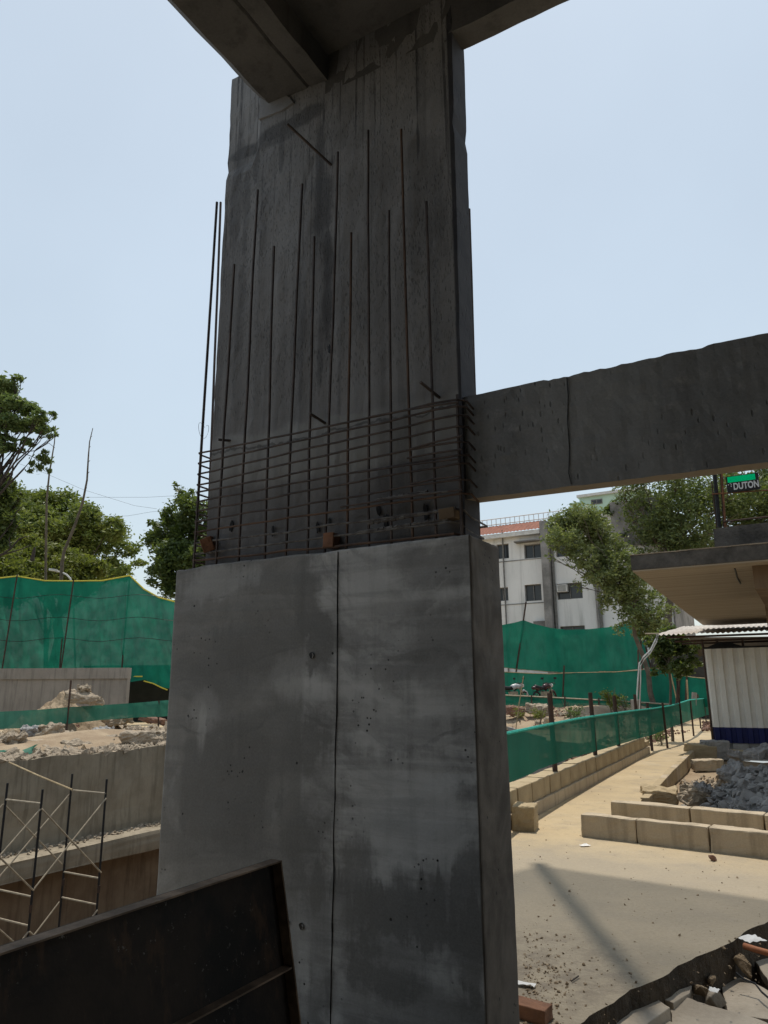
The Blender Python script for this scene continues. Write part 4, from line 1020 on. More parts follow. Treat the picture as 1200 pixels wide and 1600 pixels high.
MB().tube([f36(x, y)+Vector((0,-.05,0)) for x, y in ((225,1064),(240,1068),(252,1074),(262,1078))], .03, 5).build('edge_rope', M['rope_y'], scn)
for (x, y, x2, y2) in ((27,898,1,1060),(115,906,93,1060),(203,898,188,1070),(97,998,92,1060),(-60,902,-95,1060)):
    a, b = P(x, y, Yn-.35), P(x2, y2, Yn-.4); c = b+(b-a).normalized()*1.0; MB().tube([a, c], .034, 7).build('pole', M['steel_post'], scn)
for yy in (933, 968, 1000):
    MB().tube([f36(x, yy + 3*math.sin(x*.05)) - Vector((0,.28,0)) for x in range(-60, 290, 20)], .012, 4).build('tie_line', M['dark'], scn)
dk = MB().box(P(235,1080,38.0)+Vector((0,0,-.4)), (7,.2,3.4), 0).build('shade_sheet', simple('dark_shade_sheet', (.03,.03,.028), (.018,.018,.017), 2, .8), rz=0); tag(dk, 'low dark sheet put in for the shade in the gap under the torn green net', 'shade sheet')  # dark sheet put where the gap only holds shade under the trees

# ------------------------------------------------------------------ trees
def leaves(blobs, n, size, seed, flat=.75, shell=.45, droop=0.0, sub=0):
    """many separate little leaf blades spread through clumps; blobs = (centre, radius)"""
    r = np.random.default_rng(seed); C_ = []; 
    tot = sum(b[1]**2 for b in blobs)
    if sub:
        nb = []
        for c, R in blobs:
            k = max(6, int(1.6*sub*R**2/ max(1e-6, tot/len(blobs))))
            for i in range(k):
                v = r.normal(size=3); v /= np.linalg.norm(v); rr = R*(.35+.65*r.random()**.5)
                nb.append((Vector(tuple(np.array(tuple(c)) + v*rr*np.array([1,1,flat]))), R*r.uniform(.25,.55)))
        blobs = nb; tot = sum(b[1]**2 for b in blobs)
    for c, R in blobs:
        m = int(n*R**2/tot)+1
        v = r.normal(size=(m,3)); v /= np.linalg.norm(v, axis=1)[:,None]
        rr = (r.random(m)**.5)*R*(1+.3*r.normal(size=m))
        rr[:m//7] *= 1.45; p = v*rr[:,None]*np.array([1,1,flat]); C_.append(p + np.array(tuple(c)))
    p = np.concatenate(C_); m = len(p)
    d = r.normal(size=(m,3)); d[:,2] *= .55; d[:,2] -= droop; d /= np.linalg.norm(d, axis=1)[:,None]
    s_ = np.cross(d, r.normal(size=(m,3))); s_ /= np.linalg.norm(s_, axis=1)[:,None]
    L = size*(.6+.8*r.random(m))[:,None]; w_ = L*.42
    a = p - d*L*.5; b = p + s_*w_*.5; c = p + d*L*.5; e = p - s_*w_*.5
    vs = np.stack([a,b,c,e],1).reshape(-1,3)
    return vs, m
def leaf_mesh(name, blobs, n, size, seed, m, parent, **kw):
    vs, k = leaves(blobs, n, size, seed, **kw)
    vs = vs - np.array(tuple(MATS[parent.name].translation))   # tree empties carry no rotation
    me = bpy.data.meshes.new(name); me.vertices.add(len(vs)); me.vertices.foreach_set('co', vs.ravel().astype(np.float32))
    me.loops.add(4*k); me.polygons.add(k); me.loops.foreach_set('vertex_index', np.arange(4*k, dtype=np.int32)); me.polygons.foreach_set('loop_start', np.arange(0,4*k,4, dtype=np.int32))
    me.update(calc_edges=True); me.materials.append(m); o = bpy.data.objects.new(name, me); sc.collection.objects.link(o); o.parent = parent; MATS[o.name] = MATS[parent.name]; return o
def limb(a, b, r0, r1, seed, wob=.06):
    L = (b-a).length; return [a.lerp(b, i/7) + Vector((fbm((i*.5,seed,1)), fbm((i*.5,seed,5)), .5*fbm((i*.5,seed,9))))*L*wob*math.sin(math.pi*i/7) for i in range(8)], r0, r1
def tree(name, lab, blobs_px, Y, trunk, m, bark, n, size, seed, spread=.6, group=None, twigs=True, fork=None, **kw):
    r = random.Random(seed); k = Y/1159
    blobs = []
    n = int(n*1.9*kw.pop('dens', 1))
    for px, py, rp in blobs_px:
        rp *= 1.28; c = P(px, py, Y + r.uniform(-spread, spread)*rp*k*2); blobs.append((c, rp*k))
    tb_ = P(trunk[0], trunk[1], Y); base = Vector((tb_.x, tb_.y, 0 if trunk[1] > 1000 or tb_.z < 2 else 0)); 
    t = thing(name, lab, 'tree', base, group, rz=0)
    fk = P(fork[0], fork[1], Y) if fork else base.lerp(sum((b[0] for b in blobs), Vector())/len(blobs), .55)
    mb = MB(); pts, r0, r1 = limb(base-Vector((0,0,.3)), fk, 0, 0, seed); mb.tube(pts, trunk[2], 9, trunk[2]*.6); mb.build('trunk', bark, t, smooth=True)
    lm = MB()
    for i, (c, R) in enumerate(blobs):
        p_, _, _ = limb(fk.lerp(base, .12*r.random()), c, 0, 0, seed+i, .10); lm.tube(p_, trunk[2]*.24, 6, trunk[2]*.05)
        if twigs:
            for j in range(5):
                v = Vector((r.gauss(0,1), r.gauss(0,1), r.gauss(.2,.7))).normalized()*R*.95; q, _, _ = limb(p_[5+j%3], c+v, 0, 0, seed+i*7+j, .12); lm.tube(q, trunk[2]*.11, 4, trunk[2]*.025)
    lm.build('limbs', bark, t, smooth=True)
    leaf_mesh('crown', blobs, n, size, seed, m, t, **kw)
    return t
gt = 'trees behind the green screen at the left'
tree('rain_tree', 'wide domed green tree crown above the middle of the left screen', [(-60,800,45),(-15,790,40),(20,795,36),(60,788,30),(98,788,26),(135,806,26),(168,830,24),(194,856,20),(212,880,14),(60,825,40),(105,835,36),(145,850,30),(30,850,42),(100,870,34),(150,885,28),(185,895,20),(60,880,36)], 62, (90,1050,.55), M['leaf_rain'], M['bark_dark'], 60000, .36, 3, .9, gt, False, flat=.6, sub=26)
tree('bamboo_bush', 'yellow-green feathery bush rising just above the left screen', [(20,880,26),(55,872,24),(90,880,24),(120,885,22),(150,898,18),(65,895,30),(15,900,30),(110,900,26),(40,850,16),(100,862,14)], 46, (80,1050,.12), M['leaf_yellow'], M['bark'], 30000, .26, 5, .8, gt, False, flat=.9, droop=.5, sub=14)
tree('sparse_tree', 'loose dark tree between the left screen and the reinforcement cage', [(290,778,14),(303,800,20),(272,812,18),(246,826,14),(292,838,24),(255,852,20),(272,878,24),(302,890,24),(240,842,9),(325,830,20),(330,870,26),(250,905,16),(278,760,7),(350,840,24),(284,915,20)], 43, (288,1060,.2), M['leaf_dark'], M['bark'], 17000, .27, 7, .8, gt, True, (285,870), flat=.85, sub=16)
tl = tree('feathery_tree', 'tall tree with feathery fresh green crown at the left edge', [(4,606,17),(28,594,9),(20,628,15),(44,640,14),(62,650,11),(50,668,13),(28,664,13),(80,650,7),(72,672,11),(44,690,9),(10,660,14),(8,692,13),(28,700,8),(86,678,5),(-20,640,24),(-25,690,20)], 30, (-14,1050,.22), M['leaf_fresh'], M['bark_dark'], 15000, .19, 9, .8, gt, True, (-4,735), flat=.7, droop=.2, sub=13)
leaf_mesh('hanging_leaves', [(P(50,724,30),.16),(P(48,736,30),.13),(P(66,716,30),.26),(P(74,720,30),.2),(P(62,730,30),.2),(P(76,736,30),.14),(P(70,706,30),.14)], 900, .16, 4, M['leaf_dark'], tl, droop=.9)
MB().tube([P(-4,735,30), P(14,724,30), P(30,703,30), P(45,690,30)], .05, 6, .02).build('bare_branch', M['bark_dark'], tl)
MB().tube([P(10,706,30), P(30,706,30), P(52,714,30), P(62,722,30)], .022, 5, .012).build('bare_branch', M['bark_dark'], tl)
MB().tube([P(26,708,30), P(56,704,30), P(76,692,30), P(86,700,30)], .022, 5, .01).build('bare_branch', M['bark_dark'], tl)
tree('broken_tree', 'dark leafy tree with bare dead boughs low at the left edge', [(4,760,14),(10,742,8),(20,770,10),(0,790,20),(28,782,7),(-20,770,26),(6,815,16),(-10,840,20),(8,845,12)], 33, (-12,1050,.25), M['leaf_dark'], M['bark_dark'], 9000, .22, 13, .7, gt, True, (-10,800), flat=.9, droop=.4, sub=12)
dd = thing('dead_bough', 'bare leafless bough reaching in from the left edge above the screen', 'bough', P(-20,1050,32), rz=0)
for pl, r0 in (([(-30,880),(0,868),(16,858),(30,842),(42,838)], .06), ([(0,868),(20,862),(34,858),(48,852)], .04), ([(16,856),(14,842),(24,826),(34,812)], .03), ([(-4,846),(6,834),(18,818),(26,800),(36,790)], .045), ([(50,876),(53,862),(54,855)], .10), ([(-20,1050),(-24,960),(-30,880)], .09)):
    MB().tube([P(x, y, 32) for x, y in pl], r0, 6, r0*.4).build('branch', M['bark_dark'], dd)
st = thing('bare_stem', 'single bare leaning stem standing up above the domed tree', 'stem', P(96,930,40), rz=0)
MB().tube([P(x, y, 40) for x, y in ((88,1050),(97,880),(100,862),(118,818),(129,786),(136,750),(138,715),(140,690),(145,669))], .11, 7, .02).build('stalk', M['bark'], st)
for (x, y) in ((139,700),(138,722),(137,740),(133,765),(130,785),(141,684)):
    MB().tube([P(x, y, 40), P(x+3, y-3, 40)], .025, 4, .008).build('stub', M['bark'], st)
st = thing('bare_stem', 'thin bare stem beside the hanging leaves of the feathery tree', 'stem', P(70,930,38), rz=0)
MB().tube([P(x, y, 38) for x, y in ((70,1050),(72,835),(73,780),(77,740),(82,710),(85,692),(87,665))], .07, 6, .02).build('stalk', M['bark'], st)
# street lamp head over the screen, overhead wires
lamp = thing('street_lamp', 'pale curved street lamp arm peeping over the left screen', 'street lamp', P(118,1060,40), rz=0)
MB().tube([P(x, y, 40) for x, y in ((118,1060),(114,920),(110,904),(104,898),(96,894),(86,892))], .05, 8).build('lamp_arm', M['whitepaint'], lamp)
MB().box(P(83,890.5,40), (.40,.22,.12), 0, 0, .15).build('lamp_head', M['whitepaint'], lamp)
for i, pl in enumerate(([(-40,700),(60,735),(130,765),(210,790),(245,795)], [(60,776),(150,777),(230,777),(320,772)], [(150,808),(200,806),(235,800),(320,790)])):
    a = [P(x, y, 70) for x, y in pl]; o = MB().tube(a, .012, 4).build('overhead_wire', M['dark'], rz=0); tag(o, ('faint overhead wire slanting down across the left sky','level overhead wire above the gap between the left trees','lowest overhead wire behind the loose dark tree')[i], 'wire')

# ------------------------------------------------------------------ white apartment house beyond the nets
nb = nof(P(860,900,46)); FB = lambda px, py: PN(px, py, nb)
def rect(x0, y0, x1, y1):
    a, b = FB(x0, (y0+y1)/2), FB(x1, (y0+y1)/2); m = (x0+x1)/2; return uof(a), uof(b), FB(m, y1).z, FB(m, y0).z
M['plaster'] = None
def plaster():
    k = NT('stained_white_plaster'); v = k.coord()
    st = k.noise(k.mapping(v, (1.6,1.6,.12)), 1, 6, .65); bg_ = k.noise(v, .35, 5, .6)
    col = k.mix(k.ramp(bg_, .35, .65), (.80,.775,.76), (.70,.68,.665))
    col = k.mix(k.math('MULTIPLY', k.ramp(st, .5, .7), .5), col, (.24,.235,.22))
    z = k.sep(v)[2]
    gr = k.noise(v, 18, 4, .6)
    col = k.mix(.15, col, k.mix(gr, (.3,.3,.3), (.85,.85,.85)))
    return k.done(k.bsdf(col, .9, k.bump(gr, .3, .02)))
M['plaster'] = plaster()
M['old_plaster'] = simple('mould_blackened_plaster', (.34,.32,.31), (.12,.115,.11), .7, .92, 0, .4, 12, .03)
M['tile'] = simple('red_roof_tile', (.30,.125,.085), (.20,.09,.065), 2.5, .9, 0, .9, 9, .06)
M['glass'] = simple('dark_window_glass', (.02,.022,.024), (.035,.036,.038), .8, .15, 0, .02, 5, .01, .5)
M['frame'] = simple('grey_window_frame', (.20,.19,.18), (.12,.115,.11), 6, .7)
M['mint'] = simple('pale_mint_paint', (.50,.66,.56), (.42,.56,.47), .6, .9)
house = thing('apartment_house', 'stained white apartment house with a red tiled roof edge behind the green net', 'building', W(uof(FB(860,1000)), nb, 0))
wins = [rect(819,850,846,872), rect(820,913,846,939), rect(870,911,910,936), rect(868,843,906,869), rect(875,978,914,992), rect(776,918,794,939), rect(940,916,968,938), rect(776,850,795,873)]
def facade(nm, u0, u1, z0, z1, mat_, n_=nb, dep=.28):
    hs = [h for h in wins if h[1] > u1-.01 and h[0] < u0+.01 and h[3] < z1 and h[2] > z0]
    us = sorted({u0, u1} | {h[0] for h in hs} | {h[1] for h in hs}, reverse=True); zs2 = sorted({z0, z1} | {h[2] for h in hs} | {h[3] for h in hs}); b = MB()
    for a, c in zip(us, us[1:]):
        for e, f in zip(zs2, zs2[1:]):
            um, zm = (a+c)/2, (e+f)/2
            if any(h[0] > um > h[1] and h[2] < zm < h[3] for h in hs): continue
            b.add([W(a,n_,e), W(c,n_,e), W(c,n_,f), W(a,n_,f)], [(0,1,2,3)])
    for h in hs:
        p = [W(h[0],n_,h[2]), W(h[1],n_,h[2]), W(h[1],n_,h[3]), W(h[0],n_,h[3])]; q = [x+N*dep for x in p]
        b.add(p+q, [(i, (i+1)%4, 4+(i+1)%4, 4+i) for i in range(4)])
    return b.build(nm, mat_, house, fix=False), hs
uL, uP0, uP1, uM, uR = uof(FB(690,900)), uof(FB(850.5,900)), uof(FB(863,900)), uof(FB(962,900)), uof(FB(1046,900))
zC = FB(820,832).z; zM = FB(920,804).z
facade('wall', uL, uP0, -.1, zC, M['plaster']); facade('wall', uP1, uM, -.1, zM, M['plaster']); facade('stained_wall', uM, uR, -.1, zM+.6, M['plaster'])
bk_ = MB().ubox(uL, uR, nb+.6, nb+9, -.1, zC-.02).build('body', M['old_plaster'], house)
MB().ubox(uM, uR, nb-.03, nb, zM-2.3, zM+.58).build('mould_patch', M['old_plaster'], house)
for i, h in enumerate(wins):
    w_ = MB(); wu, wz = h[0]-h[1], h[3]-h[2]; t = .06
    for (a, b, c, d) in ((h[0],h[0]-t,h[2],h[3]),(h[1]+t,h[1],h[2],h[3]),(h[0],h[1],h[2],h[2]+t),(h[0],h[1],h[3]-t,h[3]),((h[0]+h[1])/2+t/2,(h[0]+h[1])/2-t/2,h[2],h[3])):
        w_.ubox(a-.003,b+.003,nb+.16+.001*i,nb+.22,c+.003,d-.003)
    fr = w_.build('window', M['frame'], house)
    MB().ubox(h[0]-.01,h[1]+.01,nb+.24,nb+.27,h[2]+.01,h[3]-.01).build('pane', M['glass'], fr)
    if i in (0,3): MB().ubox(h[0]+.5,h[1]-.1,nb-.55,nb-.003,h[3]+.12,h[3]+.2).build('awning', M['old_plaster'], fr)
    if i in (2,):
        ac = MB().ubox(h[0]-.08,h[0]-.72,nb-.25,nb+.14,h[3]-.55,h[3]-.08).build('air_conditioner', M['whitepaint'], house, bevel=.02)
        g2 = MB()
        for j in range(6): g2.ubox(h[0]-.14,h[0]-.66,nb-.262,nb-.252,h[3]-.5+j*.065,h[3]-.47+j*.065)
        g2.build('grille', M['frame'], ac)
MB().ubox(uP0, uP1, nb-.55, nb-.002, -.1, FB(856,815).z).build('pilaster', M['old_plaster'], house, bevel=.12)
for x, r_ in ((866,.09),(931,.10),(936,.06),(789,.05)):
    a = FB(x, 900); uu = uof(a); MB().tube([W(uu, nb-.14, 0), W(uu, nb-.14, zM-.4)], r_, 8).build('drain_pipe', M['frame'] if x != 931 else M['old_plaster'], house)
MB().ubox(uL, uP0+.01, nb-.45, nb-.003, zC-.25, zC+.02).build('cornice', M['whitepaint'], house)
rf = MB(); zr0, zr1 = zC+.03, FB(800,818).z+.2
rows = [[W(uL+(uP0-uL)*j/60, nb-.5+1.6*i/10, zr0+(zr1-zr0)*i/10+(.05 if j%2 else 0)) for j in range(61)] for i in range(11)]
rf.sheet(rows); rf.build('tiled_roof', M['tile'], house)
rl = MB(); zz0 = zr1
for j in range(30):
    u = uL+(uP1-2.0-uL)*j/29; rl.tube([W(u, nb+1.2, zz0-.3), W(u, nb+1.2, zz0+.55)], .025, 5)
for dz in (.15,.55): rl.tube([W(uL, nb+1.2, zz0+dz), W(uP1-2.0, nb+1.2, zz0+dz)], .035, 5)
rl.build('roof_railing', M['whitepaint'], house)
MB().ubox(uP1, uR, nb-.1, nb+.3, zM, zM+.14).build('parapet_cap', M['old_plaster'], house) if False else None
for z_ in (FB(800,877).z, FB(800,945).z):
    MB().ubox(uL, uP0+.02, nb-.035, nb-.002, z_, z_+.05).build('string_course', M['old_plaster'], house)
for px, py in ((787,897),(846,975),(930,868)):
    c = FB(px, py); MB().box(c-N*.15, (.9,.2,.35), RZ).build('cable_tray', M['frame'], house) if px == 846 else None
# mint tower behind
tw_ = thing('mint_tower', 'pale mint green block rising behind the white house and the tree', 'building', P(940,900,66)*1.0)
tw_n = nof(P(930,790,66)); T_ = lambda px, py: PN(px, py, tw_n)
MB().ubox(uof(T_(906,790)), uof(T_(1010,790)), tw_n, tw_n+6, 0, T_(930,775).z).build('wall', M['mint'], tw_)
MB().ubox(uof(T_(903,790)), uof(T_(1012,790)), tw_n-.3, tw_n+6.3, T_(930,775).z+.003, T_(930,771).z).build('roof', M['whitepaint'], tw_)
a, b = T_(924,789), T_(941,779); wf = MB().ubox(uof(a), uof(b), tw_n-.04, tw_n-.002, a.z, b.z).build('window', M['frame'], tw_)
for s_ in (0,1):
    um = uof(a)+(uof(b)-uof(a))*(.06+.48*s_); MB().ubox(um, um+(uof(b)-uof(a))*.4, tw_n-.055, tw_n-.042, a.z+.1, b.z-.1).build('pane', M['glass'], wf)
a, b = T_(893,800), T_(907,786); MB().ubox(uof(a), uof(b), tw_n-.5, tw_n+3, 0, b.z).build('stair_block', M['mint'], tw_)

# ------------------------------------------------------------------ nets at the right
Yr = 39.0
sr = thing('net_screen', 'upper green net screen hung on poles before the white house at the right', 'screen', P(900,1050,Yr)*1.0, rz=0)
fR = lambda px, py: P(px, py, Yr + (px-900)*.004)
tp = [(700,990),(750,985),(787,976),(803,973),(818,969),(835,975),(860,981),(885,984),(920,983),(950,980),(975,976),(1000,968)]
bt = [(700,1046),(750,1045),(790,1043),(810,1046),(830,1047),(860,1050),(885,1051),(915,1051),(940,1049),(965,1049),(990,1046),(1018,1043)]
net('net_sheet', pts_px(tp, fR), pts_px(bt, fR), M['net'], sr, 110, 34, .16, 12)
MB().tube(pts_px(bt, fR), .018, 5).build('edge_rope', M['bamboo'], sr)
for pl in (((822,940),(798,1110)),((1000,964),(1006,1110)),((1003,985),(1021,1060))):
    MB().tube([P(x, y, Yr-.3) for x, y in pl], .045, 7).build('pole', M['steel_post'], sr)
s2 = thing('net_screen', 'lower green net screen behind the parked motorcycles at the right', 'screen', P(950,1090,36.5)*1.0, rz=0)
f2 = lambda px, py: P(px, py, 37.2 - max(0, px-900)*.03)
tp = [(700,1052),(760,1051),(790,1050),(830,1052),(860,1053),(900,1051),(960,1050),(1000,1047),(1024,1044),(1045,1050),(1072,1057),(1092,1059),(1120,1061)]
bt = [(700,1112),(760,1112),(790,1112),(830,1112),(860,1112),(900,1113),(960,1114),(1000,1114),(1024,1114),(1045,1113),(1072,1110),(1092,1106),(1120,1102)]
net('net_sheet', pts_px(tp, f2), pts_px(bt, f2), M['net'], s2, 120, 24, .12, 15)
MB().tube(pts_px(tp, f2), .018, 5).build('edge_rope', M['bamboo'], s2)
for (x, y0_, y1_) in ((1071,1035,1112),(1060,1040,1108),(880,1040,1110)):
    MB().tube([f2(x, y0_)-Vector((0,.2,0)), f2(x-3, y1_)-Vector((0,.2,0))], .04, 6).build('pole', M['steel_post'], s2)
s3 = thing('net_barrier', 'far low green net band along the rubble bank before the motorcycles', 'barrier', P(880,1100,33.2)*1.0, rz=0)
f3 = lambda px, py: P(px, py, 33.2 - (px-790)*.006)
tp = [(720,1084),(787,1086),(850,1089),(905,1092),(960,1095),(1010,1098),(1050,1101)]; bt = [(720,1102),(787,1102),(850,1105),(905,1107),(960,1110),(1010,1114),(1050,1117)]
net('net_band', pts_px(tp, f3), pts_px(bt, f3), M['net_band'], s3, 80, 8, .04, 22)
MB().tube(pts_px(tp, f3), .03, 5).build('top_hem', M['galv'], s3)
for x, y in ((882,1112),(830,1110),(935,1114),(985,1118)):
    MB().tube([f3(x, y)-Vector((0,.06,.2)), f3(x, y-24)-Vector((0,.06,0))], .03, 6).build('post', M['steel_post'], s3)

# motorcycles
def cyl(c, axis, r, w_, k=20):
    b = MB(); return b.tube([c-axis*w_/2, c+axis*w_/2], r, k)
def motorcycle(px, Y, ang, body, lab, z0=.8):
    base = P(px, 1090, Y); base.z = z0; t = thing('motorcycle', lab, 'motorcycle', base, 'motorcycles parked in front of the lower net', rz=0)
    f = Vector((math.cos(ang), math.sin(ang), 0)); s_ = Vector((-f.y, f.x, 0)); z = Vector((0,0,1)); A = lambda a, h, l=0: base + f*a + z*h + s_*l
    for x in (-.62,.66):
        b = MB(); ring = [A(x + .27*math.cos(q), .30+.27*math.sin(q)) for q in [2*math.pi*i/20 for i in range(21)]]; b.tube(ring, .045, 8); wl = b.build('tyre', M['dark'], t, smooth=True)
        h_ = cyl(A(x,.30), s_, .05, .14, 10)
        for q in range(8): h_.tube([A(x,.30), A(x+.24*math.cos(q*.785), .30+.24*math.sin(q*.785))], .008, 4)
        h_.build('rim', M['galv'], wl)
    MB().tube([A(.62,.30,.06), A(.42,.85,.06)], .025, 6).tube([A(.62,.30,-.06), A(.42,.85,-.06)], .025, 6).build('fork', M['galv'], t)
    MB().tube([A(.40,.92,-.34), A(.46,.98,-.2), A(.44,.95,0), A(.46,.98,.2), A(.40,.92,.34)], .02, 6).build('handlebar', M['dark'], t)
    for l in (-.3,.3): MB().tube([A(.42,.98,l), A(.40,1.14,l*1.15)], .008, 4).box(A(.40,1.18,l*1.2), (.04,.14,.09), ang).build('mirror', M['dark'], t)
    hl = MB().tube([A(.50,.86), A(.56,.86), A(.62,.85), A(.64,.85)], .11, 14, .07).build('headlight', M['whitepaint'], t)
    tk = MB(); tk.tube([A(-.02,.74), A(.06,.80), A(.2,.84), A(.34,.82), A(.40,.78)], .13, 12, .10).build('fuel_tank', body, t, smooth=True)
    MB().tube([A(-.72,.80), A(-.5,.76), A(-.2,.73), A(.0,.75)], .10, 10, .09).build('seat', M['dark'], t, smooth=True)
    MB().tube([A(-.9,.74), A(-.7,.76), A(-.5,.70)], .07, 8, .1).build('tail', body, t, smooth=True)
    MB().box(A(.05,.42), (.42,.22,.34), ang).build('engine', M['galv'] , t, bevel=.04)
    MB().tube([A(.2,.36,-.12), A(.0,.22,-.15), A(-.7,.28,-.17)], .035, 8, .05).build('exhaust', M['galv'], t)
    MB().tube([A(.42,.82), A(.1,.6), A(-.1,.36), A(-.62,.30)], .03, 6).tube([A(-.1,.6), A(-.6,.62), A(-.62,.30)], .025, 6).build('chassis', M['dark'], t)
    MB().tube([A(.88,.42), A(.80,.56), A(.66,.63), A(.5,.58)], .05, 8).build('mudguard', body, t)
M['maroon'] = simple('dark_maroon_paint', (.06,.018,.022), (.035,.012,.014), 3, .35, 0, .05, 20, .002, .5)
M['silver'] = simple('pale_scooter_paint', (.55,.55,.56), (.4,.4,.41), 3, .4, 0, .05, 20, .002, .5)
motorcycle(851, 34.6, .75, M['maroon'], 'dark maroon motorcycle standing before the lower green net, right of the pair')
motorcycle(801, 34.8, .45, M['silver'], 'pale silver motorcycle beside the column, left of the pair')

# rubble bank and weeds
r = random.Random(17); pts = []; p2 = []
for i in range(900):
    u, n = r.uniform(4.0,13), r.uniform(24.8,29.5); (pts if r.random() < .55 else p2).append((W(u, n, max(.0, .16+(n-25)*.145*min(1,max(0,(u-3.4)/1.6)))), min(.3, .03+.05*r.expovariate(1.2))))
for i in range(500):
    u, n = r.uniform(2.75,4.6), r.uniform(13,26); p2.append((W(u, n, .03), min(.2, .03+.04*r.expovariate(1.2))))
tag(rocks(MB(), pts, r).build('rubble', M['rock']), 'pale stones on the rubble bank below the far green band', 'rubble', None, 'stuff')
tag(rocks(MB(), p2, r).build('rubble', M['rock_red']), 'reddish brick rubble on the bank and beside the path fence', 'rubble', None, 'stuff')
o = rock('stone', P(840,1108,30.6), (.9,.5,.36), M['rock'], 'pale rounded boulder on the rubble bank below the far band', 'stone', None, 55, .2, .1, .1, .08)
o = rock('stone', P(803,1111,30.4), (.8,.5,.34), M['rock_red'], 'brownish boulder on the bank right beside the column', 'stone', None, 56, .2, .1, .1, .08)
o = rock('stone', P(858,1129,26), (.3,.25,.3), M['rock'], 'white stone against the foot of the first tall post', 'stone', None, 57, .2, .1, .1, .05)
def weed(px, py, Y, rr, n, lab, m_='leaf_fresh'):
    c = P(px, py, Y); t = thing('weed', lab, 'weed', c-Vector((0,0,rr)), 'weeds on the rubble bank', rz=0)
    b = MB(); q = random.Random(px)
    for i in range(8): b.tube([c-Vector((0,0,rr*1.2)), c+Vector((q.gauss(0,rr*.5), q.gauss(0,rr*.5), q.uniform(0,rr)))], .008, 4)
    b.build('stems', M['bark'], t); leaf_mesh('foliage', [(c+Vector((q.gauss(0,rr*.5), q.gauss(0,rr*.4), q.gauss(0,rr*.4))), rr*.45) for i in range(7)], n, rr*.22, px, M[m_], t, shell=.1)
weed(893,1112,29.5,.45,420,'pale green weed between the first two tall fence posts'); weed(955,1098,30,.62,520,'taller feathery weed left of the grey stub','leaf_yellow'); weed(977,1097,30,.35,260,'small weed just left of the grey concrete stub')
weed(842,1117,29,.4,300,'low weed patch on the bank near the column','leaf_yellow'); weed(1031,1147,21,.35,320,'low weed in the gap after the end of the block wall'); weed(812,1115,29,.3,200,'little weed on the bank beside the column','leaf_yellow')
a = P(994,1112,24); tag(MB().box(a+Vector((0,0,.1)), (.22,.22,.55), .2).build('concrete_stub', M['greywall'], rz=.2, bevel=.02), 'short pale concrete stub post behind the path fence', 'post')
for pl, r_, m_, lab, nm in (
    ([(997,1015),(998,1060),(1001,1112)], .03, 'steel_post', 'tall thin rusty rod behind the path fence near the net edge', 'steel_rod'),
    ([(1044,1037),(1052,1070),(1060,1105)], .022, 'bamboo', 'thin bamboo stick leaning behind the path fence', 'bamboo_pole'),
    ([(1060,1040),(1059,1075),(1056,1108)], .04, 'steel_post', 'upright dark pole in the cluster behind the path fence', 'steel_pole'),
    ([(1073,1062),(1076,1112)], .03, 'bamboo', 'brown stick at the right of the pole cluster', 'bamboo_pole'),
    ([(1085,1082),(1084,1102)], .09, 'greywall', 'short grey post stump at the far end of the path', 'post_stump'),
    ([(818,1056),(811,1100),(806,1140)], .016, 'bamboo', 'thin pale stick leaning over the far band near the column', 'bamboo_pole')):
    tag(MB().tube([P(x, y, 27 if x > 900 else 25) for x, y in pl], r_, 6).build(nm, M[m_], rz=0), lab, 'pole')
cd_ = MB().tube([P(x, y, 21.5) for x, y in ((1027,991),(1024,1000),(1017,1015),(1005,1027),(999,1036),(997,1060),(994,1110))], .022, 6); cd_.tube([P(x, y, 21.5) for x, y in ((1029,991),(1026,1003),(1016,1021),(1007,1030),(1001,1040),(1001,1062),(999,1112))], .016, 6)
tag(cd_.build('conduit_pipe', M['whitepaint'], rz=0), 'pale bent conduit running down from the tin roof corner to the fence', 'conduit')

# ------------------------------------------------------------------ trees before the house
gr_ = 'trees in front of the white house'
tree('slender_tree', 'bright leafy tree leaning across the white house above the right net', [(868,838,15),(885,822,20),(905,815,20),(925,812,18),(895,845,16),(878,858,10),(918,838,18),(935,868,18),(945,888,18),(962,900,18),(940,905,14),(970,920,18),(985,935,16),(955,930,14),(1003,950,17),(985,962,16),(1020,962,14),(1035,972,10),(1005,980,14),(930,885,12),(862,852,8),(1000,925,12),(905,800,12),(885,878,6),(860,868,7),(915,872,16),(950,850,16),(925,905,12),(975,880,16),(930,830,20),(950,945,12),(1010,980,18),(990,905,16),(1030,985,14),(900,862,14),(960,850,14),(985,870,13),(1000,900,13),(915,892,11),(900,915,8),(1025,935,14),(1050,955,10),(965,985,9),(870,822,14),(1040,1000,12)], 33, (1022,1070,.13), M['leaf_peepal'], M['bark'], 21000, .17, 21, 1.0, gr_, True, (985,935), flat=.95, droop=.3, sub=24, dens=.60)
tree('dense_tree', 'dense dark tree filling the gap above the concrete canopy', [(985,775,20),(1010,790,26),(1035,775,26),(1060,795,28),(1085,775,26),(1110,790,28),(1140,775,28),(1170,790,30),(1200,775,30),(1230,800,30),(1010,825,22),(1045,830,28),(1080,835,28),(1110,840,24),(1150,835,28),(1190,840,28),(985,805,14),(970,770,14),(1000,850,16),(1040,860,20),(1240,760,30),(1000,745,20),(1060,740,26),(1130,740,26),(1200,735,26)], 42, (1040,1060,.28), M['leaf_speck'], M['bark'], 42000, .21, 25, .8, gr_, True, (1042,850), flat=.9, sub=22, dens=.62)
tree('creeper_tree', 'thin dark tree growing close to the stained wall', [(962,790,8),(970,815,9),(950,800,9),(985,850,8),(975,835,7),(965,868,8),(948,850,6)], 44, (985,1060,.10), M['leaf_dark'], M['bark'], 2600, .2, 27, .4, gr_, True, (978,860), sub=8)
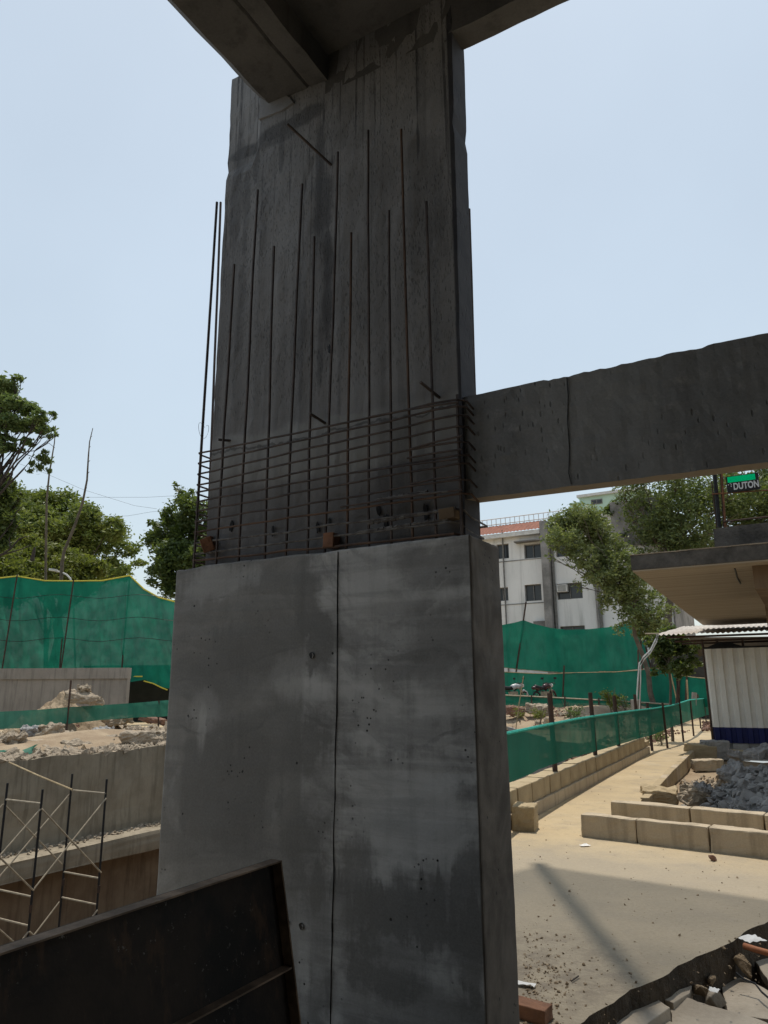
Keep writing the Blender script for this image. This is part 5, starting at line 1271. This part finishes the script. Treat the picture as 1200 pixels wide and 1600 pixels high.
tree('low_tree', 'shaded leafy bush under the tin roof edge', [(1035,1005,14),(1050,1015,12),(1030,1025,12),(1060,1000,10),(1045,990,12),(1075,1010,12),(1020,1000,10),(1040,1040,12),(1062,1045,14),(1080,1035,10),(1028,1050,8)], 22.3, (1045,1110,.05), M['leaf_dark'], M['bark'], 3600, .13, 29, .5, gr_, True, (1045,1030), sub=10)

# ------------------------------------------------------------------ concrete canopy at the right
def board_soffit():
    k = NT('board_marked_soffit'); v = k.coord(); x, y, z = k.sep(v)
    b = k.noise(k.mapping(v, (.35, 7, 1)), 1, 4, .6); g = k.noise(v, 30, 4, .6)
    fr = k.math('FRACT', k.math('MULTIPLY', y, 1/1.22)); ln = k.math('MAXIMUM', k.ramp(fr, .03, .012), k.math('MULTIPLY', k.ramp(k.math('ABSOLUTE', k.math('SUBTRACT', fr, .5)), .012, .004), .5))
    ln2 = k.ramp(k.math('ABSOLUTE', k.math('SUBTRACT', x, .7)), .02, .006)
    col = k.mix(k.ramp(b, .3, .7), (.33,.28,.22), (.42,.36,.285)); col = k.mix(k.math('MULTIPLY', k.math('MAXIMUM', ln, ln2), .7), col, (.10,.07,.05)); col = k.mix(.15, col, k.mix(g, (.12,.09,.06), (.6,.48,.34)))
    return k.done(k.bsdf(col, .92, k.bump(g, .3, .01)))
zs0 = 3.2; c1 = G(987,893,zs0); cb = G(1100,978,zs0); uC, nC = un(c1); uB, nB_ = un(cb); zt0 = PN(987,868,nC).z
can = thing('concrete_canopy', 'weathered concrete canopy slab over the rubble heap with a dark fascia', 'canopy', W(-2, 12, 0))
def cpoly(z, o=0): return [W(uC+o, nC-o, z), W(-6, nC-o, z), W(-6, nB_, z), W(uB-.42, nB_, z), W(uB+o, nB_-.35, z)]
rows_t = [[], [], [], []]
cs = MB(); cs.prism(cpoly(zt0), zt0-zs0-.02); cs.build('slab', M['canopy_edge'], can)
so_ = MB().add([p for p in cpoly(zs0, -.01)], [tuple(range(5))]).prism(cpoly(zs0+.017, -.01), .02) if False else MB().prism(cpoly(zs0+.017, -.012), .02)
so_.build('soffit', board_soffit(), can)
edge_b = MB()
for i in range(60):
    u = uC - i*.11; edge_b.box(W(u-.055, nC+.03, zt0+.006+.006*fbm((i*.5,1,1))), (.115,.08,.012+.012*abs(fbm((i*.7,2,2)))), RZ)
edge_b.build('pale_lip', M['rock'], can)
nU = nC+.55; a = PN(1114,826,nU); b_ = PN(1114,858,nU); up = MB().ubox(uof(a), -6, nU, nU+.25, zt0, a.z).build('upstand', M['canopy_edge'], can); subdiv_rough(up, 8, .015, 3, 3)
qc = PN(1193,930,nC+4.0); MB().ubox(uof(qc), uof(qc)-.45, nC+4, nC+4.5, -.26, zs0-.003).build('support_column', M['pit_low'], can)
bm_ = MB().ubox(uof(qc)-.05, uof(qc)-.40, nC+.35, nC+3.99, zs0-.32, zs0-.003).build('support_beam', M['pit_low'], can)
hk = PN(1156,913,nC+2.2); MB().tube([G(1148,888,zs0-.004), G(1152,903,zs0-.006), G(1157,912,zs0-.03)], .012, 5).build('hanging_cable', M['dark'], can)
# sign frame and sign
fr_ = thing('steel_sign_frame', 'rusty steel pole frame standing on the canopy upstand', 'frame', PN(1125,824,nU+.1))
nS = nU+.12
def bar(p, q, r_, m_='steel_post', n_=nS, nm='pole'): MB().tube([PN(*p, n_), PN(*q, n_)], r_, 7).build(nm, M[m_], fr_)
bar((1112,752),(1120,824),.010); bar((1116,735),(1124,824),.030,'dark'); bar((1126,735),(1132,824),.018)
M['rust'] = simple('orange_rust_steel', (.22,.095,.045), (.10,.05,.03), 8, .8, .1, .4, 60, .004)
bar((1127.5,735),(1133.5,824),.014,'rust',nS-.03)
bar((1112,772),(1240,763),.010,'rust',nS-.05,'rail'); bar((1130,815),(1240,803),.014,'steel_post',nS-.05,'rail')
sg = thing('sign_board', 'black electronic sign board reading DUTON under a glowing green strip', 'sign', PN(1158,768,nS-.1))
ns2 = nS-.09
TLs, TRs, BLs = PN(1134,748,ns2), PN(1185,743,ns2), PN(1135,770,ns2)
u0s, u1s, z1s, z0s = uof(TLs), uof(TRs), TLs.z+.03, BLs.z
MB().ubox(u0s, u1s, ns2, ns2+.05, z0s, z1s).build('board', M['dark'], sg)
kk_ = NT('green_led'); em = kk_.n('ShaderNodeEmission'); vv = kk_.voro(kk_.coord(), 140, 'F1', 0.0)
kk_.set(em.inputs[0], kk_.mix(kk_.ramp(vv.outputs['Distance'], .45, .25), (.0,.12,.05), (.0,.9,.32))); em.inputs[1].default_value = .75; led_m = kk_.done(em.outputs[0])
hS = z1s-z0s; wS = u0s-u1s
MB().ubox(u0s-.05*wS, u1s+.10*wS, ns2-.008, ns2-.002, z0s+hS*.60, z0s+hS*.95).build('led_strip', led_m, sg)
tc = bpy.data.curves.new('lettering', 'FONT'); tc.body = 'DUTON'; tc.size = hS*.56; tc.extrude = .003; tc.offset = .0045; tc.align_x = 'LEFT'; tc.space_character = 1.02
tc.materials.append(simple('pale_lettering', (.62,.64,.66), (.52,.54,.56), 20, .6))
to = bpy.data.objects.new('lettering', tc); sc.collection.objects.link(to); to.parent = sg
lw = W(u0s-.20*wS, ns2-.004, z0s+hS*.13); to.location = MATS[sg.name].inverted() @ lw; to.rotation_euler = (math.pi/2, 0, 0)
bpy.context.view_layer.update(); tw0 = to.dimensions.x
tm = bpy.data.meshes.new_from_object(to); loc_, rot_ = to.location.copy(), to.rotation_euler.copy(); bpy.data.objects.remove(to)
to = bpy.data.objects.new('lettering', tm); sc.collection.objects.link(to); to.parent = sg; to.location = loc_; to.rotation_euler = rot_
to.scale = (wS*.77/max(tw0, .01), 1, 1)
dt = MB()
for dx, dz in ((.045,.44),(.105,.50),(.135,.44),(.125,.34)): dt.ubox(u0s-dx*wS, u0s-(dx+.028)*wS, ns2-.006, ns2-.002, z0s+hS*dz, z0s+hS*(dz+.06))
dt.build('sign_dots', tm.materials[0], sg)

# ------------------------------------------------------------------ corrugated shed and tin roof
nSh = 18.3
def zq(px, py, n_=nSh): return PN(px, py, n_)
shed = thing('sheet_cabin', 'white corrugated sheet cabin with a dark blue base stripe', 'cabin', W(-1, nSh+1.2, .1))
uS = uof(zq(1116,1158)); zbS, zmS, ztS = zq(1118,1160).z, zq(1118,1136).z, zq(1108,1014).z
def corr(u0, u1, z0, z1, n_, pitch=.26, dep=.05, m=None, nm='panel', par=None, out=0):
    prof = [(0,0),(.10,0),(.18,1),(.62,1),(.70,0)]; pts = []
    u = u0
    while u > u1:
        for f_, d_ in prof: pts.append((u-f_*pitch, n_ - out - d_*dep))
        u -= pitch
    rows = [[W(u, n, z0+(z1-z0)*j/4) for u, n in pts] for j in range(5)]
    return MB().sheet(rows).build(nm, m, par)
M['sheet'] = simple('dusty_white_sheet', (.80,.78,.73), (.68,.66,.61), 1.1, .55, 0, .1, 40, .003)
M['sheet_blue'] = simple('dark_blue_sheet', (.012,.018,.10), (.010,.013,.07), 2, .5, 0, .1, 40, .003)
corr(uS, uS-5, zmS, ztS, nSh, m=M['sheet'], nm='front_panel', par=shed); corr(uS, uS-5, zbS, zmS, nSh, m=M['sheet_blue'], nm='base_stripe', par=shed, out=.0)
MB().ubox(uS, uS-.04, nSh+.003, nSh+2.6, zbS, ztS).build('side_panel', M['sheet'], shed)
MB().ubox(uS+.02, uS-5, nSh-.02, nSh+2.6, ztS+.003, ztS+.05).build('roof_edge', M['dark'], shed)
MB().ubox(uS-.02, uS-5, nSh+.05, nSh+2.6, -.27, zbS-.003).build('plinth', M['rock_grey'], shed)
for du in (.45, 1.5, 2.4): MB().ubox(uS-du, uS-du-.35, nSh-.12, nSh+.045, -.27, zbS-.02).build('pier', M['rock_grey'], shed)
tr_ = thing('tin_roof', 'pale corrugated tin roof on thin posts above the white cabin', 'roof', W(-.5, 18, 0))
nf, nbk = 16.6, 20.5; fa, fb_, ba = PN(1025,992,nf), PN(1240,988,nf), PN(1066,979,nbk)
rows = []
for j in range(9):
    t = j/8; row_ = []
    for i in range(150):
        s_ = i/149; ul_ = uof(fa)+(uof(ba)-uof(fa))*t; u = ul_ + (-7-ul_)*s_; z = fa.z + (ba.z-fa.z)*t + (.022 if i % 2 else -.022) + .03*fbm((u*.8, j*.7, 2)) - (.05 if j == 5 else 0)*max(0, fbm((u*1.2, 4, 4)))
        row_.append(W(u, nf+(nbk-nf)*t + (.08*fbm((u*2, 1, 9)) if j == 0 else 0), z))
    rows.append(row_)
MB().sheet(rows).build('roof_sheet', simple('bleached_tin', (.60,.55,.49), (.42,.37,.32), 1.5, .6, .1, .2, 30, .005), tr_, fix=False)
for (x, dn) in ((1097,.4),(1120,.6),(1160,.5)):
    q = PN(x, 1000, 19.0); MB().tube([W(uof(q), 19.0, 0), W(uof(q), 19.0, fa.z-.02)], .035, 7).build('post', M['steel_post'], tr_)
for dn, dz in ((.3,.06),(1.6,.1),(2.9,.1)):
    MB().tube([W(uof(fa)-.2, nf+dn, fa.z-dz), W(-7, nf+dn, fa.z-dz)], .03, 6).build('purlin', M['steel_post'], tr_)
MB().tube([PN(1008,990,nf+.5), PN(1060,990,nf+.5)], .02, 6).build('purlin', M['galv'], tr_)
a, b = PN(1078,996,19.5), PN(1200,1024,19.5); pl_ = MB().extrude([PN(1076,996,21), PN(1240,994,21), PN(1240,1016,21), PN(1120,1016,21), PN(1112,1020,21), PN(1092,1026,21)], N*.02).build('inner_sheet', simple('tan_sheet', (.30,.22,.14), (.2,.15,.10), 2, .8), tr_)
dk2 = MB().ubox(uof(PN(1016,1030,37)), -9, 37, 37.2, 0, PN(1030,1004,37).z).build('shade_backdrop', simple('dark_backdrop', (.035,.033,.03), (.07,.066,.06), 1.2, .95), rz=RZ); tag(dk2, 'dark backdrop put in for the shade and dark things beyond the fence', 'wall')  # dark backdrop added in place of tree shade and dark clutter
cv = MB(); cc = zq(1150,1010,nSh+.8)
hp = [zq(x, y, nSh+.3) for x, y in ((1100,1014),(1112,1008),(1122,1004),(1140,1003),(1148,1006),(1160,1009),(1240,1009),(1240,1014))]
cv.extrude(hp, N*1.2); cvo = cv.build('tarpaulin', M['dark']); tag(cvo, 'dark tarpaulin lying on top of the white cabin', 'tarpaulin')
bs = MB(); r = random.Random(77)
tag(rocks(MB(), [(G(r.uniform(1098,1114), r.uniform(1128,1140), .1), .10) for i in range(60)], r).build('brick_pile', M['rock_red'], rz=0), 'small pile of broken bricks by the left corner of the white cabin', 'brick pile', None, 'stuff')
